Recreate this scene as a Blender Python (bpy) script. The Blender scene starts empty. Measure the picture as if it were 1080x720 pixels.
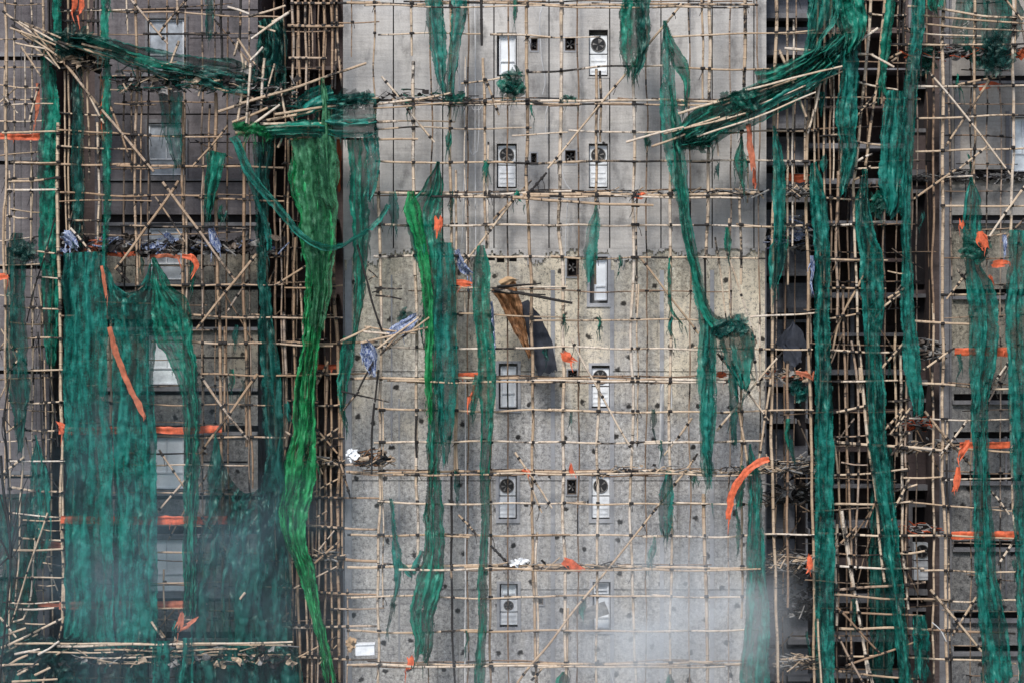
import bpy, math, random
from math import sin, cos, pi, radians, sqrt
from mathutils import Vector, noise
random.seed(7)
R = random
C = bpy.context.scene.collection
# ---------------------------------------------------------------- measures
S = 41.0          # photo pixels per metre on the main wall
D = 60.0          # camera distance from the main wall
HZ = 25.0         # camera height above the street
def at(px, py, y=0.0):
    k = (D + y) / D / S
    return Vector(((px - 540) * k, y, HZ + (360 - py) * k))
def n1(s, x): return noise.noise(Vector((x, s * 7.31 + .5, s * 1.7)))
def n3(v): return noise.noise(v)

# ---------------------------------------------------------------- materials
def mat(name):
    m = bpy.data.materials.new(name); m.use_nodes = True
    nt = m.node_tree; nt.nodes.clear()
    out = nt.nodes.new('ShaderNodeOutputMaterial')
    return m, nt, out
def N(nt, t, **kw):
    n = nt.nodes.new(t)
    for k, v in kw.items():
        if k.startswith('i_'): n.inputs[k[2:].replace('_', ' ')].default_value = v
        else: setattr(n, k, v)
    return n
def L(nt, a, b): nt.links.new(a, b)
def mathn(nt, op, a, b=None, c=None, clamp=False):
    n = nt.nodes.new('ShaderNodeMath'); n.operation = op; n.use_clamp = clamp
    for i, v in enumerate((a, b, c)):
        if v is None: continue
        if hasattr(v, 'links'): nt.links.new(v, n.inputs[i])
        else: n.inputs[i].default_value = v
    return n.outputs[0]
def noise_tex(nt, vec, scale, detail=3, rough=.55):
    n = nt.nodes.new('ShaderNodeTexNoise'); n.inputs['Scale'].default_value = scale
    n.inputs['Detail'].default_value = detail; n.inputs['Roughness'].default_value = rough
    if vec is not None: nt.links.new(vec, n.inputs['Vector'])
    return n.outputs['Fac']
def ramp(nt, fac, stops):
    r = nt.nodes.new('ShaderNodeValToRGB'); e = r.color_ramp.elements
    while len(e) < len(stops): e.new(.5)
    for i, (p, c) in enumerate(stops):
        e[i].position = p; e[i].color = (c[0], c[1], c[2], 1) if not isinstance(c, (int, float)) else (c, c, c, 1)
    nt.links.new(fac, r.inputs[0]); return r.outputs[0]
def mixc(nt, fac, a, b, mode='MIX'):
    n = nt.nodes.new('ShaderNodeMix'); n.data_type = 'RGBA'; n.blend_type = mode
    for i, v in ((0, fac), (6, a), (7, b)):
        if hasattr(v, 'links'): nt.links.new(v, n.inputs[i])
        else: n.inputs[i].default_value = v if i == 0 else (v[0], v[1], v[2], 1)
    return n.outputs[2]
def mapping(nt, scale, gen='Object'):
    tc = nt.nodes.new('ShaderNodeTexCoord'); mp = nt.nodes.new('ShaderNodeMapping')
    mp.inputs['Scale'].default_value = scale
    nt.links.new(tc.outputs[gen], mp.inputs['Vector']); return mp.outputs[0]

def plain(name, col, rough=.7, var=.35, scale=6, metallic=0, spec=.3):
    m, nt, out = mat(name)
    b = N(nt, 'ShaderNodeBsdfPrincipled')
    v = mapping(nt, (1, 1, 1))
    f = noise_tex(nt, v, scale, 5, .65)
    c = ramp(nt, f, [(.3, [x * (1 - var) for x in col]), (.7, [min(1, x * (1 + var * .6)) for x in col])])
    L(nt, c, b.inputs['Base Color']); b.inputs['Roughness'].default_value = rough
    b.inputs['Metallic'].default_value = metallic; b.inputs['Specular IOR Level'].default_value = spec
    bp = N(nt, 'ShaderNodeBump'); bp.inputs['Strength'].default_value = .25; bp.inputs['Distance'].default_value = .02
    L(nt, f, bp.inputs['Height']); L(nt, bp.outputs[0], b.inputs['Normal'])
    L(nt, b.outputs[0], out.inputs[0]); return m

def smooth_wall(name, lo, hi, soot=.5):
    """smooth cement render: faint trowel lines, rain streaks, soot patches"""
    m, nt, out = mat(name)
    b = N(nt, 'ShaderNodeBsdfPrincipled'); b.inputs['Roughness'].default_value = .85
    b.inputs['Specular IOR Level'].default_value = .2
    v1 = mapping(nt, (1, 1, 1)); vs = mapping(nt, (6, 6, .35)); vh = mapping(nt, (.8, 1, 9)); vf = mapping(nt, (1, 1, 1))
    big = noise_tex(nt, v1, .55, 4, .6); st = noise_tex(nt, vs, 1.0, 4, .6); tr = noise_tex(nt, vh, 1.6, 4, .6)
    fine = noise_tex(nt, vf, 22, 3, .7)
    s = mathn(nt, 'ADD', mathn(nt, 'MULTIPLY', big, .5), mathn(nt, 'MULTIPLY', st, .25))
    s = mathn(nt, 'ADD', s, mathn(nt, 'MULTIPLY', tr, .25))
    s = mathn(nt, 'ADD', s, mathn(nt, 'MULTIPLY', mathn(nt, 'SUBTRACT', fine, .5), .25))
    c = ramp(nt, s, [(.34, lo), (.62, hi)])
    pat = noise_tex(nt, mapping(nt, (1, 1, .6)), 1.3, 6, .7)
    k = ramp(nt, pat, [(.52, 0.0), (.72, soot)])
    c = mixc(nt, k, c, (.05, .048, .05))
    L(nt, c, b.inputs['Base Color'])
    bp = N(nt, 'ShaderNodeBump'); bp.inputs['Strength'].default_value = .35; bp.inputs['Distance'].default_value = .02
    L(nt, mathn(nt, 'ADD', tr, fine), bp.inputs['Height']); L(nt, bp.outputs[0], b.inputs['Normal'])
    L(nt, b.outputs[0], out.inputs[0]); return m

def raw_wall(name, k=1.0, warm=1.0, holes=True, zrel=False):
    """hacked-off concrete: speckled aggregate, pits, round tie holes"""
    m, nt, out = mat(name)
    b = N(nt, 'ShaderNodeBsdfPrincipled'); b.inputs['Roughness'].default_value = .92
    b.inputs['Specular IOR Level'].default_value = .15
    v1 = mapping(nt, (1, 1, 1)); vs = mapping(nt, (5, 5, .4))
    f = noise_tex(nt, v1, 9, 7, .85); g = noise_tex(nt, v1, 30, 3, .7); big = noise_tex(nt, v1, .5, 4, .6); st = noise_tex(nt, vs, 1.2, 4, .6)
    s = mathn(nt, 'ADD', mathn(nt, 'MULTIPLY', f, .75), mathn(nt, 'MULTIPLY', g, .25))
    w = (.60 * k, (.60 - .07 * warm) * k, (.60 - .20 * warm) * k)
    c = ramp(nt, s, [(.39, [.05 * k, .047 * k, .046 * k]), (.455, [x * .45 for x in w]), (.53, [x * .8 for x in w]), (.62, [min(.85, x * 1.35) for x in w])])
    c = mixc(nt, ramp(nt, big, [(.42, 0.0), (.64, .5)]), c, (.27 * k, .265 * k, .27 * k))
    c = mixc(nt, ramp(nt, st, [(.54, 0.0), (.75, .6)]), c, (.09 * k, .085 * k, .08 * k))
    cr = noise_tex(nt, mapping(nt, (1, 1, .8)), .42, 5, .65)
    crm = mathn(nt, 'MULTIPLY', ramp(nt, cr, [(.47, 0.0), (.60, .8)]), ramp(nt, s, [(.42, 0.0), (.50, 1.0)]))
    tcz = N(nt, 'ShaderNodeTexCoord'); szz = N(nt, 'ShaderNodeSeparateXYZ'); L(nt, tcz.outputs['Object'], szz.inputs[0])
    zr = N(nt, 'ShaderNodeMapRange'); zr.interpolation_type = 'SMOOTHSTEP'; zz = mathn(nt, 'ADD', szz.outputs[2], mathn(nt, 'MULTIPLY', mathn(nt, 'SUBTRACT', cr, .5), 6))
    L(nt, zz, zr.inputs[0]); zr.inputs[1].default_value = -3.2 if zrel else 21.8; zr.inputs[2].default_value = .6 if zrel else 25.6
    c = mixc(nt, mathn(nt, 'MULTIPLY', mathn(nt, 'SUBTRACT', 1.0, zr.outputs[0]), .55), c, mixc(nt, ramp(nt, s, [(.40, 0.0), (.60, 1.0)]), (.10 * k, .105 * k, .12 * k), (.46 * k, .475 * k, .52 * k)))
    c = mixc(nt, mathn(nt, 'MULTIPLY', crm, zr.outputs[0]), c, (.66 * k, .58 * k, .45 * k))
    dr = noise_tex(nt, mapping(nt, (9, 9, .22)), 1.0, 4, .6)
    c = mixc(nt, ramp(nt, dr, [(.58, 0.0), (.72, .55)]), c, (.10 * k, .085 * k, .07 * k))
    st2 = noise_tex(nt, mapping(nt, (2.2, 2.2, .12)), 1.1, 3, .5)
    c = mixc(nt, ramp(nt, st2, [(.56, 0.0), (.68, .35)]), c, (.5 * k, .48 * k, .44 * k))
    if holes:
        vv = N(nt, 'ShaderNodeTexVoronoi'); vv.voronoi_dimensions = '2D'; vv.feature = 'F1'; vv.inputs['Randomness'].default_value = .68; vv.inputs['Scale'].default_value = 1.0
        sz = N(nt, 'ShaderNodeSeparateXYZ'); L(nt, mapping(nt, (1.12, 1.0, 1.18)), sz.inputs[0]); cz = N(nt, 'ShaderNodeCombineXYZ')
        L(nt, sz.outputs[0], cz.inputs[0]); L(nt, sz.outputs[2], cz.inputs[1]); L(nt, cz.outputs[0], vv.inputs['Vector'])
        dd = mathn(nt, 'ADD', vv.outputs['Distance'], mathn(nt, 'MULTIPLY', mathn(nt, 'SUBTRACT', noise_tex(nt, v1, 9, 2), .5), .16))
        hm = ramp(nt, dd, [(.055, 1.0), (.10, 0.0)])
        c = mixc(nt, mathn(nt, 'MULTIPLY', hm, .93), c, (.018, .017, .017))
    L(nt, c, b.inputs['Base Color'])
    bp = N(nt, 'ShaderNodeBump'); bp.inputs['Strength'].default_value = .8; bp.inputs['Distance'].default_value = .04
    L(nt, s, bp.inputs['Height']); L(nt, bp.outputs[0], b.inputs['Normal'])
    L(nt, b.outputs[0], out.inputs[0]); return m

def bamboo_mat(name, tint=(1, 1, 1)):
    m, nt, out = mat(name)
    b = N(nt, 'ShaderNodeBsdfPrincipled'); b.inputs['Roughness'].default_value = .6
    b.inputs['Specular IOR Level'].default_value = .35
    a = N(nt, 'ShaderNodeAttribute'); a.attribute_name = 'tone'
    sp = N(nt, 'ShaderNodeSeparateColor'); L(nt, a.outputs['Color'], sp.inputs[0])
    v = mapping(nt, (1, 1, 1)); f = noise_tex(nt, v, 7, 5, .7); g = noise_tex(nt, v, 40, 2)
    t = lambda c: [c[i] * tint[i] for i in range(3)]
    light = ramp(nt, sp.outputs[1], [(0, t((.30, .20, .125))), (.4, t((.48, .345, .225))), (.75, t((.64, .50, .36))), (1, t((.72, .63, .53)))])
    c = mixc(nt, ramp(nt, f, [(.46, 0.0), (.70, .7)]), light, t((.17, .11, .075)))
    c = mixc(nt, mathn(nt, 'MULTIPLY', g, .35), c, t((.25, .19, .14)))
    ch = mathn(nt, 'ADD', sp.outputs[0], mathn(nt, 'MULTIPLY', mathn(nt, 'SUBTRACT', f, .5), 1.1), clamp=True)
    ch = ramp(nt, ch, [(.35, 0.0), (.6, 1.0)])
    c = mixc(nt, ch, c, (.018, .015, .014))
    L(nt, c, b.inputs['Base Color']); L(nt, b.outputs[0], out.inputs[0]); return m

def net_mat(name, dark, mid, bright, alo, ahi, trans=.35):
    m, nt, out = mat(name)
    a = N(nt, 'ShaderNodeAttribute'); a.attribute_name = 'nuv'
    sx = N(nt, 'ShaderNodeSeparateXYZ'); L(nt, a.outputs['Vector'], sx.inputs[0])
    oi = N(nt, 'ShaderNodeObjectInfo')
    def vec(ku, kv, off):
        cb = N(nt, 'ShaderNodeCombineXYZ')
        L(nt, mathn(nt, 'MULTIPLY', sx.outputs[0], ku), cb.inputs[0])
        L(nt, mathn(nt, 'MULTIPLY', sx.outputs[1], kv), cb.inputs[1])
        L(nt, mathn(nt, 'MULTIPLY_ADD', oi.outputs['Random'], 60, off), cb.inputs[2])
        return cb.outputs[0]
    streak = noise_tex(nt, vec(4.2, .9, 0), 1.0, 7, .7)
    s2 = noise_tex(nt, vec(17, 3.2, 9), 1.0, 5, .75)
    fine = noise_tex(nt, vec(30, 22, 3), 1.0, 3, .7)
    weave = noise_tex(nt, vec(60, 90, 4), 1.0, 1, .5)
    big = noise_tex(nt, vec(2.2, 1.1, 5), 1.0, 4, .65)
    st = mathn(nt, 'ADD', mathn(nt, 'MULTIPLY', streak, .8), mathn(nt, 'MULTIPLY', s2, .2))
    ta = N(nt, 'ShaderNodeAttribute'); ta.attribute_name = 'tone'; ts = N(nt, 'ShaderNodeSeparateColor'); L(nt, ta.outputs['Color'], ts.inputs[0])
    st = mathn(nt, 'ADD', st, mathn(nt, 'MULTIPLY', mathn(nt, 'SUBTRACT', ts.outputs[0], .5), .20))  # fold shading painted into net colour and alpha, along with layer density
    c = ramp(nt, mathn(nt, 'ADD', st, mathn(nt, 'MULTIPLY', mathn(nt, 'SUBTRACT', fine, .5), .50)), [(.36, dark), (.48, mid), (.62, bright)])
    c = mixc(nt, ramp(nt, big, [(.52, 0.0), (.75, .6)]), c, dark)
    c = mixc(nt, mathn(nt, 'MULTIPLY', weave, .32), c, dark)
    dust = noise_tex(nt, vec(3.5, 2.0, 12), 1.0, 5, .7)
    c = mixc(nt, ramp(nt, dust, [(.58, 0.0), (.8, .2)]), c, (.16, .2, .17))
    al = N(nt, 'ShaderNodeMapRange'); L(nt, st, al.inputs[0]); al.inputs[1].default_value = .36; al.inputs[2].default_value = .58
    al.inputs[3].default_value = alo; al.inputs[4].default_value = ahi
    al2 = mathn(nt, 'SUBTRACT', al.outputs[0], ramp(nt, mathn(nt, 'ADD', big, mathn(nt, 'MULTIPLY', mathn(nt, 'SUBTRACT', fine, .5), .5)), [(.67, 0.0), (.73, .95)]), clamp=True)
    al2 = mathn(nt, 'MULTIPLY', al2, mathn(nt, 'MULTIPLY_ADD', weave, .5, .72, clamp=True), clamp=True)
    ed = mathn(nt, 'ADD', sx.outputs[2], mathn(nt, 'MULTIPLY', mathn(nt, 'SUBTRACT', mathn(nt, 'ADD', mathn(nt, 'MULTIPLY', fine, .5), mathn(nt, 'MULTIPLY', big, .6)), .53), .15))
    ed = ramp(nt, ed, [(.0, 0.0), (.012, 1.0)])
    al2 = mathn(nt, 'MULTIPLY', al2, ed)
    d = N(nt, 'ShaderNodeBsdfDiffuse'); tl = N(nt, 'ShaderNodeBsdfTranslucent'); gl = N(nt, 'ShaderNodeBsdfGlossy')
    gl.inputs['Roughness'].default_value = .45; gl.inputs['Color'].default_value = (.5, .7, .62, 1)
    bp = N(nt, 'ShaderNodeBump'); bp.inputs['Strength'].default_value = .9; bp.inputs['Distance'].default_value = .05
    crk = noise_tex(nt, vec(9, 6, 21), 1.0, 5, .7); L(nt, mathn(nt, 'ADD', crk, mathn(nt, 'MULTIPLY', s2, .5)), bp.inputs['Height']); L(nt, bp.outputs[0], d.inputs['Normal'])
    L(nt, c, d.inputs[0]); L(nt, c, tl.inputs[0])
    m1 = N(nt, 'ShaderNodeMixShader'); m1.inputs[0].default_value = trans; L(nt, d.outputs[0], m1.inputs[1]); L(nt, tl.outputs[0], m1.inputs[2])
    m0 = N(nt, 'ShaderNodeMixShader'); m0.inputs[0].default_value = .035; L(nt, m1.outputs[0], m0.inputs[1]); L(nt, gl.outputs[0], m0.inputs[2])
    tr = N(nt, 'ShaderNodeBsdfTransparent'); m2 = N(nt, 'ShaderNodeMixShader')
    L(nt, al2, m2.inputs[0]); L(nt, tr.outputs[0], m2.inputs[1]); L(nt, m0.outputs[0], m2.inputs[2])
    L(nt, m2.outputs[0], out.inputs[0]); return m

def stripe_mat(name, a, bcol):
    m, nt, out = mat(name); b = N(nt, 'ShaderNodeBsdfPrincipled'); b.inputs['Roughness'].default_value = .6
    w = N(nt, 'ShaderNodeTexWave'); w.inputs['Scale'].default_value = 6; w.inputs['Distortion'].default_value = 26; w.inputs['Detail'].default_value = 4
    L(nt, mapping(nt, (1, 1, .6)), w.inputs['Vector'])
    L(nt, ramp(nt, w.outputs['Fac'], [(.42, a), (.55, bcol)]), b.inputs['Base Color']); L(nt, b.outputs[0], out.inputs[0]); return m

M = dict(
    render=smooth_wall('cement_render', (.33, .312, .298), (.56, .54, .515), .75),
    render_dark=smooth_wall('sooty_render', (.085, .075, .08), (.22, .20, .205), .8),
    render_right=smooth_wall('wing_render', (.24, .215, .195), (.42, .39, .355), .6),
    raw=raw_wall('hacked_concrete', 1.30, .85), raw_dark=raw_wall('soot_and_shade_concrete', .55, .6),
    raw_right=raw_wall('wing_concrete', .62, .9),
    trim=smooth_wall('trim_cement', (.27, .275, .29), (.43, .435, .455), .35),
    trim_dark=smooth_wall('trim_dark', (.12, .115, .12), (.24, .235, .245), .5),
    void=plain('dark_void', (.022, .019, .021), .9), well=smooth_wall('well_shade', (.055, .040, .038), (.14, .108, .104), .6),  # the darkness of the light wells is painted into their wall colour
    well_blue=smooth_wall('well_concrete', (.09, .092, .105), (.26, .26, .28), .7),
    white=plain('white_enamel', (.80, .82, .84), .4, .25, 5), pane=plain('pale_glass', (.74, .79, .84), .3, .4, 3, 0, .6),
    pane_dim=plain('grey_glass', (.36, .39, .43), .3, .5, 3, 0, .6), pane_white=plain('white_glass', (.84, .87, .90), .5, .15, 3),  # opaque panes of plain grey and white, lighter in the lower windows
    pane_dark=plain('dark_glass', (.10, .11, .12), .15, .5, 3, 0, .6), alu=plain('alu_frame', (.68, .70, .73), .4, .3, 8),
    grille=plain('black_grille', (.022, .022, .024), .5), metal=plain('rusty_metal', (.12, .09, .07), .6, .6),
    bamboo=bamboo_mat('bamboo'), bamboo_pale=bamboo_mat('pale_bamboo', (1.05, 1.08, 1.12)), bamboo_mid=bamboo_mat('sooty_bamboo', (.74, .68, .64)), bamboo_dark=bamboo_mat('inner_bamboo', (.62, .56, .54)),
    orange=plain('orange_tarp', (.60, .12, .05), .6, .6, 7), orange_dull=plain('faded_orange', (.42, .13, .07), .7, .5, 6),
    rust=plain('rust_cloth', (.36, .07, .025), .7, .4, 6),
    blue=stripe_mat('striped_plastic', (.30, .34, .42), (.05, .08, .20)), white_cable=plain('white_cable', (.62, .62, .62), .5, .15),
    brown=plain('scorched_brown', (.24, .12, .055), .7, .9, 7), tan=plain('tan_sack', (.42, .28, .16), .8, .4), navy=plain('charred_board', (.030, .034, .046), .6, .5, 5),
    char=plain('char', (.02, .017, .016), .8, .6, 20), ash=plain('ash', (.22, .21, .20), .9, .6, 14), wood=plain('splinters', (.40, .30, .21), .7, .5, 12),
    asphalt=plain('asphalt', (.05, .05, .052), .9, .3, 3),
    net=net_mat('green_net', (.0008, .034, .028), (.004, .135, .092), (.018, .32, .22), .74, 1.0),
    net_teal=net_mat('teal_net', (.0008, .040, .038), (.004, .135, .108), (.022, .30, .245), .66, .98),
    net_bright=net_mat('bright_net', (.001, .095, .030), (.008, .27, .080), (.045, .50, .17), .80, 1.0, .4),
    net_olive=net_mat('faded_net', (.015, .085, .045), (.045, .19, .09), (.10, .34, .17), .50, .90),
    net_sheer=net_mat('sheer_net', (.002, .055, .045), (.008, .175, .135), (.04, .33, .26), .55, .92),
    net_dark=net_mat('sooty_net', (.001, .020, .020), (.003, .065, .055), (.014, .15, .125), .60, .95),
)

# ---------------------------------------------------------------- mesh helpers
class MB:
    def __init__(s): s.v = []; s.f = []; s.t = []; s.mi = []; s.uv = []
    def add(s, vs, fs, tone=(0, .5, 0), mi=0, uv=None):
        o = len(s.v); s.v += [tuple(p) for p in vs]; s.f += [tuple(i + o for i in f) for f in fs]; s.mi += [mi] * len(fs)
        s.t += ([tone] * len(vs)) if isinstance(tone, tuple) else tone
        s.uv += uv if uv else [(0, 0, 1)] * len(vs)
    def box(s, a, b, tone=(0, .5, 0), mi=0):
        x0, y0, z0 = a; x1, y1, z1 = b
        s.add([(x0, y0, z0), (x1, y0, z0), (x1, y1, z0), (x0, y1, z0), (x0, y0, z1), (x1, y0, z1), (x1, y1, z1), (x0, y1, z1)],
              [(0, 3, 2, 1), (4, 5, 6, 7), (0, 1, 5, 4), (1, 2, 6, 5), (2, 3, 7, 6), (3, 0, 4, 7)], tone, mi)
    def tube(s, pts, rf, tf, sides=6, mi=0):
        vs = []; fs = []; ts = []; n = len(pts)
        for i, p in enumerate(pts):
            t = (pts[min(i + 1, n - 1)] - pts[max(i - 1, 0)])
            t = t.normalized() if t.length > 1e-9 else Vector((0, 0, 1))
            a = t.cross(Vector((0, 1, 0)))
            a = a.normalized() if a.length > .05 else Vector((1, 0, 0)); b = t.cross(a)
            r = rf(i); 
            for k in range(sides):
                an = 2 * pi * k / sides
                vs.append(p + a * (r * cos(an)) + b * (r * sin(an))); ts.append(tf(i))
        for i in range(n - 1):
            for k in range(sides):
                k2 = (k + 1) % sides
                fs.append((i * sides + k, i * sides + k2, (i + 1) * sides + k2, (i + 1) * sides + k))
        fs.append(tuple(range(sides))[::-1]); fs.append(tuple((n - 1) * sides + k for k in range(sides)))
        s.add(vs, fs, ts, mi)
    def build(s, name, mats, parent=None, smooth=False):
        me = bpy.data.meshes.new(name); me.from_pydata(s.v, [], s.f)
        for m in (mats if isinstance(mats, (list, tuple)) else [mats]): me.materials.append(m)
        me.polygons.foreach_set('material_index', s.mi)
        if smooth: me.polygons.foreach_set('use_smooth', [True] * len(s.f))
        a = me.attributes.new('tone', 'FLOAT_COLOR', 'POINT'); a.data.foreach_set('color', [c for t in s.t for c in (t[0], t[1], t[2], 1)])
        a = me.attributes.new('nuv', 'FLOAT_VECTOR', 'POINT'); a.data.foreach_set('vector', [c for t in s.uv for c in t])
        me.update()
        o = bpy.data.objects.new(name, me); C.objects.link(o)
        if parent: o.parent = parent; o.matrix_parent_inverse = parent.matrix_world.inverted() if False else o.matrix_parent_inverse
        return o
def rel(o, parent):      # geometry was written in world metres: keep it there
    o.parent = parent; o.location = -Vector(parent.location); return o
def tag(o, label=None, cat=None, group=None, kind=None):
    if label: o['label'] = label
    if cat: o['category'] = cat
    if group: o['group'] = group
    if kind: o['kind'] = kind
    return o
def empty(name, loc, label, cat, group=None):
    o = bpy.data.objects.new(name, None); C.objects.link(o); o.location = loc; o.empty_display_size = .3
    return tag(o, label, cat, group)
def origin_to(o, p):
    me = o.data; p = Vector(p)
    for v in me.vertices: v.co -= p
    o.location = p; return o

# ---------------------------------------------------------------- bamboo
def path(pts, y, step=.16, wob=.012, seed=0):
    P = [at(p[0], p[1], p[2] if len(p) > 2 else y) for p in pts]
    res = []
    for i in range(len(P) - 1):
        a, b = P[i], P[i + 1]; pa = P[i - 1] if i else a * 2 - b; pb = P[i + 2] if i + 2 < len(P) else b * 2 - a
        n = max(1, int((b - a).length / step))
        for k in range(n):
            t = k / n
            q = .5 * ((2 * a) + (b - pa) * t + (2 * pa - 5 * a + 4 * b - pb) * t * t + (3 * a - pa - 3 * b + pb) * t ** 3) if len(P) > 2 else a.lerp(b, t)
            res.append(q)
    res.append(P[-1])
    L_ = 0
    for i, q in enumerate(res):
        if i: L_ += step
        q.x += wob * n1(seed, L_ * .8) * 3; q.z += wob * n1(seed + 3, L_ * .8) * 2.4; q.y += wob * n1(seed + 5, L_ * .5) * 3
    return res
def pole(mb, pts, y=-1.2, r=1.7, burn=.12, tone=None, wob=.014, lash=None, ends=True, taper=.82):
    sd = R.random() * 90; P = path(pts, y, wob=wob * 1.25, seed=sd); n = len(P); r = r / S * .92
    nodec = R.uniform(.05, .42); base = tone if tone is not None else R.uniform(.3, .95); node = R.choice((2, 3, 2)); off = R.randint(0, 2)
    split = [R.uniform(0, 1) for _ in range(3)]
    # a node is a short ring: insert close rings there
    Q = []; kind = []
    for i, p in enumerate(P):
        Q.append(p); kind.append(0)
        if i < n - 1 and (i + off) % node == 0:
            d = P[i + 1] - p
            for f, kk in ((.44, 0), (.49, 1), (.57, 1), (.61, 0)):
                Q.append(p + d * f); kind.append(kk)
    m = len(Q)
    def rf(i): return r * (1 + (taper - 1) * i / m) * (1.16 if kind[i] else 1) * (.93 + .14 * R.random())
    seg = {}
    def tf(i):
        c = n1(sd + 11, i * .09) * .8 + burn - .04
        if kind[i]: c += nodec
        if ends and (i < 2 or i > m - 3): c += .25
        b = base + .3 * n1(sd + 17, i * .11)
        return (max(0, min(1, c)), max(0, min(1, b)), 0)
    tt = [tf(i) for i in range(m)]
    mb.tube(Q, rf, lambda i: tt[i], 6)
    return P
def lashing(mb, p, along, r, big=1.0):
    along = along.normalized(); 
    q = [p - along * .034 * big, p - along * .022 * big, p + along * .022 * big, p + along * .034 * big]
    mb.tube(q, lambda i: r * (1.0 if i in (0, 3) else 1.32), lambda i: (.8, .1, 0), 6)
    if R.random() < .3:      # a loose tail of plastic tie
        e = p + Vector((R.uniform(-.12, .12), -.03, -R.uniform(.08, .4)))
        mb.tube([p, (p + e) / 2 + Vector((.02, -.02, 0)), e], lambda i: .008, lambda i: (1, 0, 0), 4)
def one(pts, y=-1.2, r=1.7, name='pole', parent=None, m='bamboo', lash_at=None, **kw):
    mb = MB(); P = pole(mb, pts, y, r, **kw)
    if lash_at:
        for t in lash_at:
            i = min(len(P) - 2, max(1, int(t * len(P)))); lashing(mb, P[i], P[i + 1] - P[i - 1], r / S)
    o = mb.build(name, M[m], None)
    if parent: rel(o, parent)
    return o
def interp_x(pts, py):
    for i in range(len(pts) - 1):
        if pts[i][1] <= py <= pts[i + 1][1]:
            t = (py - pts[i][1]) / max(1e-6, pts[i + 1][1] - pts[i][1]); return pts[i][0] + t * (pts[i + 1][0] - pts[i][0])
    return None
def scaffold(label, cx, ups, leds, braces, y=-1.2, yi=-.5, inner=(), m='bamboo', burn=.1):
    root = empty('bamboo_scaffold', at(cx, 720, y), label, 'scaffolding')
    for u in ups:
        pts, r = u[0], u[1]; kw = dict(u[2]) if len(u) > 2 else {}
        kw.setdefault('burn', burn)
        one(pts, kw.pop('y', y), r * 1.08, 'upright', root, kw.pop('m', m), **kw)
    for l in leds:
        x0, y0, x1, y1, r = l[:5]; kw = dict(l[5]) if len(l) > 5 else {}
        mb = MB(); yy = kw.get('y', y) - .07; bn = kw.get('burn', burn)
        # a ledger is laid from two or three lengths that overlap
        x = x0; first = True
        while x < x1 - 4:
            ln = R.uniform(120, 230); e = min(x1, x + ln)
            if x1 - e < 40: e = x1
            f = lambda q: y0 + (y1 - y0) * (q - x0) / max(1, x1 - x0)
            o1 = R.uniform(-1.3, 1.3); o2 = R.uniform(-1.3, 1.3); mid = (x + e) / 2
            pole(mb, [(x, f(x) + o1), (mid, f(mid) + R.uniform(-.3, 1.3)), (e + R.uniform(2, 9) * (e < x1), f(e) + o2)], yy + R.uniform(-.03, .03), r * R.uniform(.85, 1.12), burn=bn, wob=.02)
            if e >= x1: break
            x = e - R.uniform(12, 35)
        for u in ups:
            if dict(u[2]).get('y', y) != y if len(u) > 2 else False: continue
            # ties where the ledger crosses an upright
            for xx in (x0,):
                py = y0 + (y1 - y0) * .5; X = interp_x(u[0], py)
                if X and x0 - 3 <= X <= x1 + 3:
                    fy = y0 + (y1 - y0) * (X - x0) / max(1, x1 - x0)
                    lashing(mb, at(X + .4, fy, yy), Vector((1, 0, 0)), r / S, R.uniform(.9, 1.8))
        o = mb.build('ledger', M[kw.get('m', m)]); rel(o, root)
    for b in braces:
        kw = dict(b[4]) if len(b) > 4 else {}
        one([(b[0], b[1]), ((b[0] + b[2]) / 2 + R.uniform(-.6, .6), (b[1] + b[3]) / 2 + R.uniform(-.6, .6)), (b[2], b[3])], kw.pop('y', y - .17), kw.pop('r', 1.3), 'brace', root, kw.pop('m', m), lash_at=(.08, .5, .92), burn=kw.pop('burn', .15), **kw)
    return root

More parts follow.
